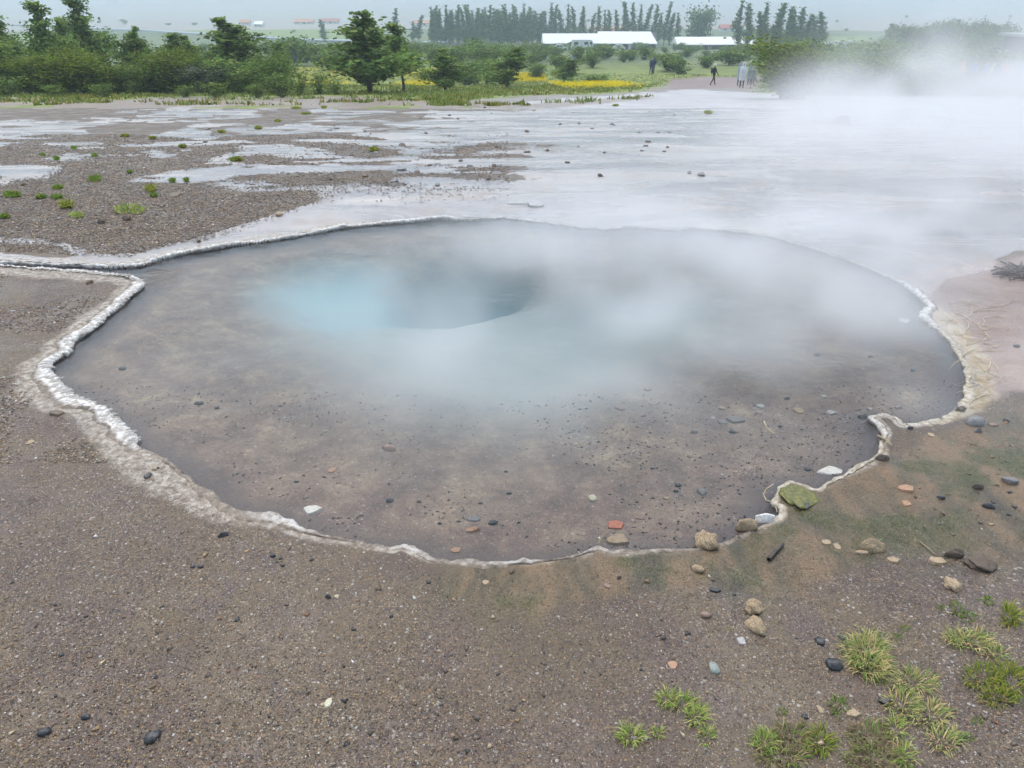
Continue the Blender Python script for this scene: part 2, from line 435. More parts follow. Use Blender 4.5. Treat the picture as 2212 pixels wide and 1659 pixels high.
def land_material():
    g = NT('wet_gravel_and_sinter')
    c = g.coord()
    big = g.noise(c, 1.9, 5, .68, .4)
    mid = g.noise(c, 9.0, 4, .62)
    wetn = g.noise(c, 2.3, 3, .6)
    base = g.ramp(big, [(.32, (.078, .053, .043)), (.45, (.125, .087, .068)), (.56, (.145, .106, .064)), (.66, (.112, .080, .076)), (.76, (.100, .084, .046))])
    damp = g.noise(c, .8, 3, .6, .5)
    base = g.mix(g.step(damp, .46, .64), base, g.mix(.55, base, (.055, .040, .028)))
    g1on, gcol1, g2on, gcol2 = grains(g, c, g.step(damp, .66, .38))
    col = g.mix(g.math('MULTIPLY', g2on, .55), base, gcol2)
    col = g.mix(g.math('MULTIPLY', g1on, .50), col, gcol1)
    grainh = g.math('ADD', g.math('MULTIPLY', g1on, .8), g.math('MULTIPLY', g2on, .35))
    # slick sinter flat washed by run-off
    st = g.noise(g.coord((.40, 1.0, 1.0)), 1.0, 6, .62, .9)
    sint = g.ramp(st, [(.25, (.17, .158, .158)), (.42, (.255, .235, .235)), (.52, (.325, .30, .295)), (.62, (.42, .385, .365)), (.74, (.56, .515, .47))])
    sint = g.mix(g.math('MULTIPLY', g.step(big, .50, .66), .6), sint, (.30, .225, .175))
    sint = g.mix(g.math('MULTIPLY', g.step(mid, .58, .72), .55), sint, (.19, .17, .165))
    w = g.math('SUBTRACT', mid, .5)
    fs = g.step(g.math('MULTIPLY_ADD', w, .9, g.attr('sinter')), .38, .60)
    col = g.mix(fs, col, sint)
    # pink-tan shore, wet mud, algae, crust
    pink = g.ramp(st, [(.3, (.30, .225, .20)), (.5, (.37, .285, .255)), (.7, (.45, .35, .30))])
    fp = g.step(g.math('MULTIPLY_ADD', w, .5, g.attr('pink')), .3, .7)
    col = g.mix(g.math('MULTIPLY', fp, .82), col, pink)
    m1 = g.noise(g.coord((2.2, .8, 1.0), (0, 0, .6)), 3.2, 5, .66, .6)
    mud = g.ramp(m1, [(.30, (.045, .042, .038)), (.42, (.098, .080, .048)), (.52, (.165, .116, .066)), (.62, (.225, .145, .085)), (.74, (.095, .090, .038))])
    am = g.attr('mud')
    fm = g.step(g.math('MULTIPLY_ADD', w, .8, am), .35, .75)
    col = g.mix(g.math('MULTIPLY', fm, g.math('MULTIPLY_ADD', g2on, -.35, .95)), col, mud)
    col = g.mix(g.math('MULTIPLY', g.math('MULTIPLY', am, g.step(wetn, .50, .64)), .75), col, (.060, .070, .020))
    alc = g.ramp(mid, [(.32, (.33, .24, .10)), (.46, (.52, .40, .22)), (.58, (.58, .54, .44)), (.72, (.34, .36, .16))])
    col = g.mix(g.math('MULTIPLY', g.step(g.math('MULTIPLY_ADD', w, .9, g.attr('algae')), .45, .95), .6), col, alc)
    crn = g.noise(c, 30, 3, .7)
    crc = g.ramp(crn, [(.35, (.17, .135, .105)), (.5, (.36, .305, .245)), (.62, (.56, .52, .46))])
    col = g.mix(g.math('MULTIPLY', g.step(g.math('MULTIPLY_ADD', w, .8, g.attr('crust')), .25, .8), .8), col, crc)
    wet = g.step(wetn, .42, .66)
    rough = g.math('MULTIPLY_ADD', wet, -.26, .58)
    rough = g.mix(fs, rough, g.ramp(st, [(.35, .16), (.65, .36)]))
    rough = g.mix(g.math('MULTIPLY', fm, wet), rough, .22)
    rough = g.mix(g.math('MULTIPLY', fp, wet), rough, .28)
    b1 = g.bump(g.math('MULTIPLY_ADD', mid, 2.0, grainh), g.mix(fs, .75, .22), .005)
    g.set(Base_Color=col, Roughness=rough, Normal=b1)
    g.put(g.p.inputs['Specular IOR Level'], g.mix(fs, .34, .62))
    return g.m

def bed_material():
    g = NT('pool_floor')
    c = g.coord()
    bed = g.ramp(g.noise(c, 5.5, 6, .74, .2), [(.32, (.115, .078, .068)), (.46, (.185, .128, .106)), (.57, (.265, .190, .145)), (.70, (.42, .33, .23))])
    g1on, gcol1, g2on, gcol2 = grains(g, c)
    bed = g.mix(g.math('MULTIPLY', g1on, .5), bed, gcol1)
    bed = g.mix(g.math('MULTIPLY', g2on, .4), bed, gcol2)
    dp = g.attr('depth')
    bed = g.mix(g.step(dp, .22, .02), bed, (.105, .085, .085))
    bed = g.mix(g.step(dp, .7, 1.6), bed, (.36, .38, .38))
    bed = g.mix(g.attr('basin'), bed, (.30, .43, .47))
    bed = g.mix(g.attr('vent_shade'), bed, (.028, .036, .042))  # vent is modelled shallow; the darkness of its depth is painted into the bed
    g.set(Base_Color=bed, Roughness=.8)
    return g.m

def far_material():
    g = NT('meadow_and_valley')
    c = g.coord()
    y = g.sep(c)[1]
    n = g.noise(c, 1.4, 5, .65)
    soilc = g.ramp(n, [(.35, (.13, .085, .058)), (.55, (.21, .145, .10)), (.7, (.27, .155, .085))])
    st = g.noise(g.coord((.55, 1.6, 1.0)), 1.3, 6, .66, .9)
    col = g.ramp(st, [(.25, (.20, .185, .175)), (.45, (.36, .345, .355)), (.6, (.52, .49, .48))])
    col = g.mix(g.math('SUBTRACT', 1.0, g.step(g.math('ADD', g.attr('sinter'), g.math('SUBTRACT', n, .5)), .3, .6)), col, (.20, .165, .13))
    col = g.mix(g.math('MULTIPLY', g.attr('soil'), .75), col, soilc)
    grc = g.ramp(g.noise(c, .55, 5, .65), [(.32, (.095, .130, .026)), (.47, (.145, .190, .034)), (.60, (.205, .250, .045)), (.72, (.235, .220, .060))])
    scrub = g.ramp(g.noise(g.coord((.6, 1, 1)), .045, 5, .7), [(.36, (.050, .078, .026)), (.48, (.080, .115, .036)), (.60, (.125, .155, .052)), (.72, (.17, .155, .07))])
    hill = g.ramp(g.noise(g.coord((.5, 1, 1)), .006, 5, .65), [(.38, (.020, .032, .022)), (.5, (.075, .085, .045)), (.60, (.16, .15, .10))])
    grc = g.mix(g.step(y, 85, 125), grc, scrub)
    grc = g.mix(g.step(y, 800, 1500), grc, hill)
    grc = g.mix(g.attr('field'), grc, g.mix(n, (.125, .185, .040), (.185, .240, .060)))
    ag = g.attr('grass')
    col = g.mix(g.step(g.math('MULTIPLY_ADD', g.math('SUBTRACT', n, .5), .8, ag), .3, .65), col, grc)
    col = g.mix(g.attr('path'), col, (.185, .105, .085))
    g.set(Base_Color=col, Roughness=g.mix(ag, .4, .85))
    return g.m

fy = Y.reshape(shp)[:-1].ravel()
fp_ = masks['pool'].reshape(shp)[:-1].ravel()
fmid = np.where(fy > 24, 2, np.where(fp_ > .5, 1, 0))
gme.polygons.foreach_set('material_index', fmid.astype(np.int32))
ground = add_obj('ground', gme, [land_material(), bed_material(), far_material()], kind='structure', label='wet brown gravel, pale sinter flats and green valley floor', cat='ground')

# ------------------------------------------------------------------ pool water (a body of faintly milky blue water)
def water_material():
    g = NT('hot_spring_water', principled=False)
    c = g.coord()
    n1 = g.noise(c, 22, 3, .6, .6); n2 = g.noise(c, 90, 2, .5)
    patch = g.step(g.noise(c, 2.2, 3, .55), .50, .70)
    h = g.math('ADD', g.math('MULTIPLY', n1, g.math('MULTIPLY_ADD', patch, .9, .12)), g.math('MULTIPLY', n2, g.math('MULTIPLY', patch, .35)))
    bp = g.bump(h, .85, .016)
    fr = g.node('ShaderNodeFresnel'); fr.inputs['IOR'].default_value = 1.33; g.put(fr.inputs['Normal'], bp)
    tr = g.node('ShaderNodeBsdfTransparent'); tr.inputs['Color'].default_value = (.97, .985, .985, 1)
    gl = g.node('ShaderNodeBsdfGlossy'); gl.inputs['Roughness'].default_value = .04; g.put(gl.inputs['Normal'], bp)
    mx = g.node('ShaderNodeMixShader')
    g.put(mx.inputs[0], fr.outputs[0]); g.put(mx.inputs[1], tr.outputs[0]); g.put(mx.inputs[2], gl.outputs[0])
    g.put(g.out.inputs['Surface'], mx.outputs[0])
    pv = g.node('ShaderNodeVolumePrincipled')
    pv.inputs['Color'].default_value = (.26, .50, .60, 1)
    pv.inputs['Absorption Color'].default_value = (.35, .72, .86, 1) if 'Absorption Color' in pv.inputs else (0, 0, 0, 1)
    pv.inputs['Density'].default_value = .80
    g.put(g.out.inputs['Volume'], pv.outputs[0])
    return g.m

def offset_poly(poly, off):
    p = np.array(poly); n = len(p)
    a = np.roll(p, 1, 0); b = np.roll(p, -1, 0)
    t = b - a; t /= np.linalg.norm(t, axis=1)[:, None] + 1e-9
    nrm = np.stack([t[:, 1], -t[:, 0]], 1)
    area = 0.5 * np.sum(p[:, 0] * np.roll(p[:, 1], -1) - np.roll(p[:, 0], -1) * p[:, 1])
    if area < 0: nrm = -nrm
    return p + nrm * off

bm = bmesh.new()
wp = offset_poly(POOL, .012)
top = [bm.verts.new((x, y, WATER_Z)) for x, y in wp]
f = bm.faces.new(top)
if f.normal.z < 0: f.normal_flip()
ext = bmesh.ops.extrude_face_region(bm, geom=[f])
for v in ext['geom']:
    if isinstance(v, bmesh.types.BMVert): v.co.z = -2.6
bmesh.ops.recalc_face_normals(bm, faces=bm.faces)
bmesh.ops.triangulate(bm, faces=bm.faces)
wme = bpy.data.meshes.new('pool_water'); bm.to_mesh(wme); bm.free()
pool_water = add_obj('pool_water', wme, water_material(), kind='structure', label='clear steaming water of the hot spring pool', cat='water')

# ------------------------------------------------------------------ gravel (loose grains, uncountable)
OCT_V = np.array([[1, 0, 0], [-.5, .87, 0], [-.5, -.87, 0], [.1, .05, 1.0], [.35, .6, .55], [0, 0, -.6]])
OCT_F = np.array([[0, 4, 3], [4, 1, 3], [1, 2, 3], [2, 0, 3], [0, 1, 4], [0, 2, 5], [2, 1, 5], [1, 0, 5]])
GRAV_PAL = np.array([[.100, .082, .072], [.16, .122, .092], [.235, .165, .102], [.36, .24, .125], [.43, .345, .235], [.62, .59, .55], [.040, .041, .044], [.30, .155, .085]])

def scatter_grains(name, label, X, Y, size, flat, pal_w, kind='stuff', sink=.25):
    n = len(X)
    s = pool_sdf(X, Y)
    Z = ground_h(X, Y, s)
    base = OCT_V[None] * (1 + rng.uniform(-.32, .32, (n, len(OCT_V), 3)))
    base = base * np.stack([np.ones(n), rng.uniform(.55, 1, n), flat * rng.uniform(.6, 1.3, n)], 1)[:, None, :]
    th = rng.uniform(0, 2 * np.pi, n); cth, sth = np.cos(th)[:, None], np.sin(th)[:, None]
    vx = base[..., 0] * cth - base[..., 1] * sth; vy = base[..., 0] * sth + base[..., 1] * cth
    tl = rng.normal(0, .22, n)[:, None]
    vz = base[..., 2] + vx * tl
    V = np.stack([vx, vy, vz], -1) * size[:, None, None]
    V += np.stack([X, Y, Z + size * flat * (1 - 2 * sink) * .5], 1)[:, None, :]
    F = (OCT_F[None] + (np.arange(n) * len(OCT_V))[:, None, None]).reshape(-1, 3)
    ci = rng.choice(len(GRAV_PAL), n, p=np.array(pal_w) / sum(pal_w))
    colr = GRAV_PAL[ci] * rng.uniform(.75, 1.25, (n, 1)) * rng.uniform(.94, 1.06, (n, 3))
    me = mesh_data(name, V.reshape(-1, 3), F, colors=np.repeat(np.clip(colr, 0, .8), len(OCT_V), 0))
    return add_obj(name, me, GRAVEL_MAT, kind=kind, label=label, cat='gravel')

gm = NT('gravel_grains')
gm.set(Base_Color=gm.attr('col', 'Color'), Roughness=gm.ramp(gm.noise(gm.coord(), 40, 2), [(.4, .28), (.6, .55)]))
gm.p.inputs['Specular IOR Level'].default_value = .35
GRAVEL_MAT = gm.m

def pick(n, u0, u1, v0, v1, keep):
    """random ground points spread evenly over the picture area, thinned by keep(x, y)"""
    u = rng.uniform(u0, u1, n); v = rng.uniform(v0, v1, n)
    sx, sy = (u - 1106) / FD, (829.5 - v) / FD
    cp, sp = math.cos(PITCH), math.sin(PITCH)
    dz = -sp + sy * cp; t = -CAM_H / dz
    x, y = sx * t, (cp + sy * sp) * t
    k = rng.uniform(0, 1, n) < keep(x, y)
    return x[k], y[k]

def keep_fore(x, y):
    s = pool_sdf(x, y)
    coarse = sstep(.42, .72, fbm(x * 1.7, y * 1.7, 4, 83) + sstep(1.9, 1.0, y) * .24 + sstep(.2, -1.6, x) * .14)
    mud = sstep(.1, -.2, sdf_poly(x, y, MUD))
    return (s > .05) * (.10 + .90 * coarse) * (1 - .78 * mud)
x, y = pick(125000, -350, 2560, 900, 1900, keep_fore)
scatter_grains('gravel', 'fine wet brown and tan gravel strewn round the pool', x, y, .0015 + (.0022 + .0024 * sstep(1.9, 1.1, y) * sstep(.3, -1.2, x)) * rng.power(.45, len(x)) * (.6 + .4 * np.clip(y / 2, .6, 2)), .55, [.22, .22, .19, .16, .08, .035, .055, .04])

def keep_isl(x, y):
    isl = np.full(x.shape, 1e9)
    for p in ISLANDS: isl = np.minimum(isl, sdf_poly(x, y, p))
    s = pool_sdf(x, y)
    left = sstep(3.5, -3.0, x) * sstep(6.5, 8.5, y) * np.maximum(sstep(.54, .62, fbm(x * .55 + 3, y * 1.5, 4, 57)), sstep(.60, .68, fbm(x * 1.6 + 7, y * 2.6, 5, 59)))
    return (s > .22) * np.maximum(.8 * left, sstep(.25, -.25, isl + (fbm(x * 1.1, y * 1.1, 4, 51) - .5) * .7))
x, y = pick(125000, -300, 1100, 225, 600, keep_isl)
x2, y2 = pick(16000, -350, 330, 585, 1000, lambda x, y: (pool_sdf(x, y) > .12) * sstep(.42, .62, fbm(x * 2, y * 2, 4, 91)))
x = np.concatenate([x, x2]); y = np.concatenate([y, y2])
scatter_grains('gravel_chips', 'pale brown flat sinter chips on the gravel island beside the pool', x, y, .006 + .010 * rng.power(.6, len(x)) * np.clip(y / 6, .5, 2.2), .30, [.24, .30, .22, .10, .10, .02, .04, .02])

# grains lying on the pool floor
x, y = pick(9000, 100, 2100, 800, 1200, lambda x, y: sstep(-.02, -.06, pool_sdf(x, y)) * sstep(.3, .6, fbm(x * 2.2, y * 2.2, 3, 95)))
scatter_grains('pool_grit', 'dark and tan grit lying on the shallow pool floor', x, y, .003 + .007 * rng.power(.4, len(x)), .5, [.3, .2, .12, .08, .05, .03, .25, .04])

x, y = pick(1500, 1150, 2300, 900, 1659, lambda x, y: (pool_sdf(x, y) > .08) * sstep(.40, .62, fbm(x * 2.3, y * 2.3, 3, 97)) * (.35 + .65 * sstep(.3, -.3, sdf_poly(x, y, MUD) + .1)))
x2, y2 = pick(260, -50, 1200, 1150, 1659, lambda x, y: pool_sdf(x, y) > .08)
x = np.concatenate([x, x2]); y = np.concatenate([y, y2])
scatter_grains('stone_chips', 'loose tan, brown and black stone chips over mud and gravel', x, y, .005 + .010 * rng.power(.35, len(x)), .35, [.16, .20, .16, .14, .10, .03, .17, .05], sink=.35)

# ------------------------------------------------------------------ sinter rim round the pool
def rim_material():
    g = NT('sinter_crust')
    c = g.coord()
    n = g.noise(c, 38, 4, .7); n2 = g.noise(c, 7, 3, .6)
    wh = g.attr('white'); ed = g.attr('edge'); ye = g.attr('yellow')
    tan = g.ramp(n, [(.32, (.085, .064, .048)), (.48, (.150, .115, .082)), (.60, (.235, .190, .140)), (.72, (.40, .35, .28))])
    white = g.ramp(n, [(.36, (.28, .235, .185)), (.46, (.52, .485, .44)), (.58, (.74, .74, .735))])
    f = g.math('MULTIPLY', wh, g.step(g.math('ADD', ed, g.math('MULTIPLY', g.math('SUBTRACT', n2, .5), .7)), .42, .80))
    col = g.mix(f, tan, white)
    yel = g.ramp(n, [(.35, (.25, .20, .085)), (.5, (.43, .33, .17)), (.66, (.62, .56, .42))])
    col = g.mix(g.math('MULTIPLY', ye, .75), col, yel)
    g.set(Base_Color=col, Roughness=g.math('MULTIPLY_ADD', n, -.3, .60), Normal=g.bump(n, .6, .006))
    return g.m
RIM_MAT = rim_material()

PP = np.array(POOL); PQ = np.array(POOL_PX, float)
seg = np.linalg.norm(np.roll(PP, -1, 0) - PP, axis=1)
cum = np.concatenate([[0], np.cumsum(seg)])
LTOT = cum[-1]
NS = int(LTOT / .006)
sarc = np.linspace(0, LTOT, NS, endpoint=False)
closed = np.vstack([PP, PP[:1]]); closedq = np.vstack([PQ, PQ[:1]])
rx = np.interp(sarc, cum, closed[:, 0]); ry = np.interp(sarc, cum, closed[:, 1])
ru = np.interp(sarc, cum, closedq[:, 0]); rv = np.interp(sarc, cum, closedq[:, 1])
def smooth_loop(a, k):
    ker = np.ones(k) / k
    return np.convolve(np.concatenate([a[-k:], a, a[:k]]), ker, 'same')[k:-k]
rx = smooth_loop(rx, 5); ry = smooth_loop(ry, 5)
tx = np.roll(rx, -3) - np.roll(rx, 3); ty = np.roll(ry, -3) - np.roll(ry, 3)
tx = smooth_loop(tx, 9); ty = smooth_loop(ty, 9)
tl = np.hypot(tx, ty) + 1e-9; tx /= tl; ty /= tl
area = .5 * np.sum(rx * np.roll(ry, -1) - np.roll(rx, -1) * ry)
nx, ny = (ty, -tx) if area > 0 else (-ty, tx)           # outward

def rim_style():
    wd = np.full(NS, .020); ht = np.full(NS, .004); lip = np.full(NS, .006); wh = np.full(NS, .06); ye = np.zeros(NS); lob = np.full(NS, .03)
    def put(mask, w_, h_, l_, q_, y_=0., lb=.03):
        wd[mask] = w_; ht[mask] = h_; lip[mask] = l_; wh[mask] = q_; ye[mask] = y_; lob[mask] = lb
    back = (rv < 600) & (ru > 240) & (ru < 1000)
    put(back, .050, .010, .020, 1., 0, .018)
    put((rv < 640) & (ru >= 1000), .024, .003, .008, .62, 0, .03)
    put((ru > 1940) & (rv > 600) & (rv < 700), .035, .012, .016, .95, 0, .06)
    put((ru > 1960) & (rv >= 700) & (rv < 915), .042, .005, .010, .5, .65, .04)
    put((ru > 1870) & (ru <= 1960) & (rv > 880) & (rv < 960), .022, .006, .012, .75, .1, .05)
    put((ru > 1640) & (ru <= 1915) & (rv >= 940), .020, .004, .010, .42, .45, .05)
    put((ru < 245) & (rv < 590), .026, .009, .008, .72, 0, .05)
    put((ru < 330) & (rv > 576) & (rv < 960), .058, .008, .028, .95, 0, .026)
    put((ru >= 300) & (ru < 560) & (rv > 955), .040, .006, .008, .04, .03, .06)
    for u0, u1 in ((556, 672), (846, 906), (1030, 1060), (1085, 1135), (1265, 1300)):
        put((ru > u0) & (ru < u1) & (rv > 1090), .030, .010, .012, .62, 0, .02)
    put((ru < 299) & (rv >= 570) & (rv < 604), .035, .012, .010, .9, 0, .04)
    k = 25
    return [smooth_loop(a, k) for a in (wd, ht, lip, wh, ye)] + [lob]
RWD, RHT, RLIP, RWH, RYE, RLOB = rim_style()
ph = np.cumsum(.006 / RLOB * (0.7 + .6 * vnoise(sarc * 9, sarc * 0 + 3, 101)))
scal = .10 + .90 * np.abs(np.sin(np.pi * ph)) ** .7
calm = sstep(.95, .7, RWH)
scal = scal * (1 - calm) + calm * np.clip(2.4 * fbm(sarc * 11, sarc * 0 + 2, 4, 109) - .5, .05, 1.4)
scal = scal * (.55 + .9 * fbm(sarc * 5, sarc * 0 + 1, 4, 103))
wvar = np.clip(2.6 * fbm(sarc * 6, sarc * 0 + 7, 4, 105) - .35, .2, 2.2)
hvar = np.clip(2.6 * fbm(sarc * 9, sarc * 0 + 9, 4, 107) - .35 - .62 * calm, .15 - .9 * calm, 1.7) * (1 - (1 - calm) * (.10 - .15 * np.abs(np.sin(np.pi * ph))))

def rim_section(name, label, sel, group=None):
    idx = np.where(sel)[0]
    runs = np.split(idx, np.where(np.diff(idx) > 1)[0] + 1)
    V, F, W, E, Yw = [], [], [], [], []
    for r in runs:
        if len(r) < 4: continue
        off = len(V) * 0 + sum(len(v) for v in V)
        endt = np.minimum(np.arange(len(r)), np.arange(len(r))[::-1]) / 6.0
        endt = np.clip(endt, .12, 1)
        w_ = RWD[r] * wvar[r]; h_ = RHT[r] * hvar[r] * endt; l_ = RLIP[r] * scal[r] * 1.5
        prof = [(-.1 * l_, WATER_Z - .035 + 0 * l_, 1.), (-.75 * l_, WATER_Z - .002 + 0 * l_, 1.), (-l_, WATER_Z + .006 + .25 * h_, 1.), (-.93 * l_, .92 * h_, 1.), (-.3 * l_, h_, .95),
                (.25 * w_, h_ * (.8 + .35 * vnoise(sarc[r] * 60, sarc[r] * 0, 111)), .75), (.6 * w_, h_ * (.45 + .4 * vnoise(sarc[r] * 50, sarc[r] * 0, 113)), .4), (w_, -.006 + 0 * w_, 0.)]
        m = len(prof)
        P = np.zeros((len(r), m, 3)); Ed = np.zeros((len(r), m))
        for j, (o_, z_, e_) in enumerate(prof):
            jit = (vnoise(sarc[r] * 45, sarc[r] * 0 + j * 5.3, 117) - .5) * .010
            if 1 < j < m - 1: z_ = z_ + (vnoise(sarc[r] * 70, sarc[r] * 0 + j * 3.1, 119) - .5) * .9 * h_
            P[:, j, 0] = rx[r] + nx[r] * (o_ + jit); P[:, j, 1] = ry[r] + ny[r] * (o_ + jit); P[:, j, 2] = z_; Ed[:, j] = e_
        V.append(P.reshape(-1, 3)); E.append(Ed.ravel()); W.append(np.repeat(RWH[r], m)); Yw.append(np.repeat(RYE[r], m))
        a = np.arange(len(r) - 1)[:, None] * m + np.arange(m - 1)[None]
        q = np.stack([a, a + m, a + m + 1, a + 1], -1).reshape(-1, 4) + off
        F.append(q)
    V = np.concatenate(V); F = np.concatenate(F)
    if area > 0: F = F[:, ::-1]
    me = mesh_data(name, V, np.ascontiguousarray(F), smooth=True, attrs={'white': np.concatenate(W), 'edge': np.concatenate(E), 'yellow': np.concatenate(Yw)})
    return add_obj(name, me, RIM_MAT, label=label, cat='sinter crust', group=group), idx

def lobe_mesh(seed, fingers):
    r = np.random.default_rng(seed)
    V = [];
    na_, nr_ = 12, 4
    for j in range(nr_ + 1):
        f = j / nr_
        for i in range(na_):
            a = 2 * np.pi * i / na_
            rad = f * (1 + .10 * math.cos(a * fingers + seed) + .08 * r.uniform(-1, 1))
            V.append((rad * math.cos(a), rad * math.sin(a), max(0, (1 - f * f)) ** .5 * (1 + .15 * r.uniform(-1, 1)) if j < nr_ else -.35))
    F = [(j * na_ + i, j * na_ + (i + 1) % na_, (j + 1) * na_ + (i + 1) % na_, (j + 1) * na_ + i)[::-1] for j in range(nr_) for i in range(na_)]
    n = len(V)
    return mesh_data('lobe', V, F, smooth=True, attrs={'white': np.full(n, .9), 'edge': np.full(n, .66), 'yellow': np.zeros(n)})
LOBES = [lobe_mesh(s, f) for s, f in ((1, 3), (2, 5), (3, 4), (4, 6))]

def add_lobes(parent, idx, spacing, lw, ll, lh, maxn=280):
    n = 0; acc = 0; last = -1e9
    for i in idx:
        if RWH[i] < .8 or sarc[i] - last < spacing * random.uniform(.6, 1.4) or n >= maxn: continue
        last = sarc[i]; n += 1
        o = -RLIP[i] * random.uniform(.3, 1.5)
        L = ll * random.uniform(.7, 1.35); W_ = lw * random.uniform(.7, 1.3)
        p = add_obj('lobe', random.choice(LOBES), RIM_MAT, parent=parent)
        p.location = (rx[i] + nx[i] * (o + L * .45), ry[i] + ny[i] * (o + L * .45), RHT[i] * hvar[i] * .55)
        p.rotation_euler = (random.uniform(-.12, .12), random.uniform(.0, .16), math.atan2(-ny[i], -nx[i]) + random.uniform(-.35, .35))
        p.scale = (L, W_, lh * random.uniform(.7, 1.3))

left_sel = (ru < 330) & (rv > 576) & (rv < 965)
back_sel = (rv < 600) & (ru >= 235) & (ru < 1000)
chan_sel = (ru < 246) & (rv < 583) & ~left_sel & ~back_sel
farr_sel = ((rv < 640) & (ru >= 1000)) | ((ru > 1940) & (rv >= 600) & (rv < 700))
algae_sel = (ru > 1960) & (rv >= 700) & (rv < 920)
mouth_sel = (ru > 1630) & (ru <= 1960) & (rv > 880)
front_sel = (rv > 955) & (ru <= 1630) & ~left_sel
left_rim, li = rim_section('sinter_rim', 'thick white lobed sinter crust round the gravel spit at the channel mouth', left_sel)
add_lobes(left_rim, li, .026, .012, .028, .0045)
back_rim, bi = rim_section('sinter_rim', 'straight white toothed sinter ledge between the pool and the gravel island', back_sel)
add_lobes(back_rim, bi, .022, .009, .020, .0045)
rim_section('sinter_rim', 'thin pale crust lining the narrow outflow channel', chan_sel)
rim_section('sinter_rim', 'thin frilled white crust between the pool and the steaming flats', farr_sel)
rim_section('sinter_rim', 'curved cream and yellow crust beside the pink-tan shore', algae_sel)
rim_section('sinter_rim', 'broken yellowish crust along the muddy notch by the mossy mound', mouth_sel)
rim_section('sinter_rim', 'thin tan crust with white knobs between foreground gravel and pool', front_sel)

# ------------------------------------------------------------------ stones
def stone_material(name, c1, c2, rough=.5, scale=5, bump=.5, c3=None):
    g = NT(name)
    n = g.noise(g.coord(), scale, 4, .65)
    stops = [(.38, c1), (.54, c2)] + ([(.64, c3)] if c3 else [])
    g.set(Base_Color=g.ramp(n, stops), Roughness=g.math('MULTIPLY_ADD', n, .3, rough - .15), Normal=g.bump(n, bump, .0016))
    return g.m
SM = {
 'black': stone_material('wet_basalt', (.020, .021, .023), (.046, .048, .052), .32),
 'brown': stone_material('brown_sinter_stone', (.070, .050, .036), (.16, .115, .080), .6),
 'tan': stone_material('tan_sinter_stone', (.24, .17, .105), (.41, .305, .195), .6),
 'ochre': stone_material('ochre_tufa', (.17, .12, .068), (.37, .275, .165), .7, 7, 1.0, (.50, .40, .27)),
 'orange': stone_material('orange_clay_stone', (.28, .145, .080), (.42, .25, .155), .5),
 'red': stone_material('red_brick_stone', (.36, .085, .040), (.48, .15, .075), .5),
 'cream': stone_material('cream_stone', (.42, .40, .27), (.58, .55, .40), .5),
 'white': stone_material('white_sinter_stone', (.55, .51, .45), (.80, .78, .74), .55, 5, .7),
 'grey': stone_material('grey_stone', (.105, .102, .105), (.21, .20, .20), .45),
 'green': stone_material('greenish_stone', (.14, .17, .15), (.27, .31, .28), .4),
 'palegrey': stone_material('pale_grey_stone', (.27, .26, .26), (.40, .385, .375), .4),
 'pinkish': stone_material('pinkish_brown_stone', (.17, .105, .082), (.27, .185, .15), .5),
 'mud': stone_material('dark_crumbly_mud', (.060, .044, .034), (.135, .100, .074), .7, 8, 1.0),
 'moss': stone_material('mossy_algae', (.050, .062, .010), (.13, .135, .022), .45, 5, .9, (.25, .20, .040)),
}

def stone_mesh(seed, kind):
    r = np.random.default_rng(seed)
    bm = bmesh.new()
    if kind in ('porous', 'mound'):
        am = 1.0 if kind == 'porous' else .75
        bmesh.ops.create_icosphere(bm, subdivisions=3, radius=1)
        for v in bm.verts:
            p = v.co
            q = np.array(p) * 1.6 + seed
            f = 1 + am * .75 * (float(vnoise(q[0] + q[2], q[1] - q[2], seed)) - .5) + am * .55 * (float(vnoise(q[0] * 3.1 + q[2] * 2, q[1] * 3.1, seed + 3)) - .5) - .22 * max(0, float(vnoise(q[0] * 5 + q[2] * 3, q[1] * 5 - q[2] * 4, seed + 5)) - .55)
            v.co = p * f
    else:
        if kind == 'slab':
            k = int(r.integers(5, 8)); pts = []
            for i in range(k):
                a = 2 * np.pi * (i + r.uniform(-.3, .3)) / k; rad = r.uniform(.75, 1.15)
                for z in (-1, 1): pts.append((rad * np.cos(a) * (1 - .08 * z), rad * np.sin(a) * (1 - .08 * z), z * r.uniform(.8, 1.0)))
        elif kind == 'angular':
            pts = [tuple(p / np.linalg.norm(p) * r.uniform(.85, 1.12)) for p in r.normal(0, 1, (13, 3))]
        else:
            pts = [tuple(p / np.linalg.norm(p) * r.uniform(.92, 1.06)) for p in r.normal(0, 1, (40, 3))]
        for p in pts: bm.verts.new(p)
        bmesh.ops.convex_hull(bm, input=bm.verts)
        loose = [v for v in bm.verts if not v.link_faces]
        if loose: bmesh.ops.delete(bm, geom=loose, context='VERTS')
        bmesh.ops.dissolve_limit(bm, angle_limit=.12, verts=bm.verts, edges=bm.edges)
        bmesh.ops.bevel(bm, geom=list(bm.edges), offset=.09 if kind != 'pebble' else .14, segments=2 if kind == 'pebble' else 1, affect='EDGES', clamp_overlap=True)
    me = bpy.data.meshes.new('stone'); bm.to_mesh(me); bm.free()
    me.polygons.foreach_set('use_smooth', np.full(len(me.polygons), kind in ('porous', 'pebble', 'mound')))
    return me

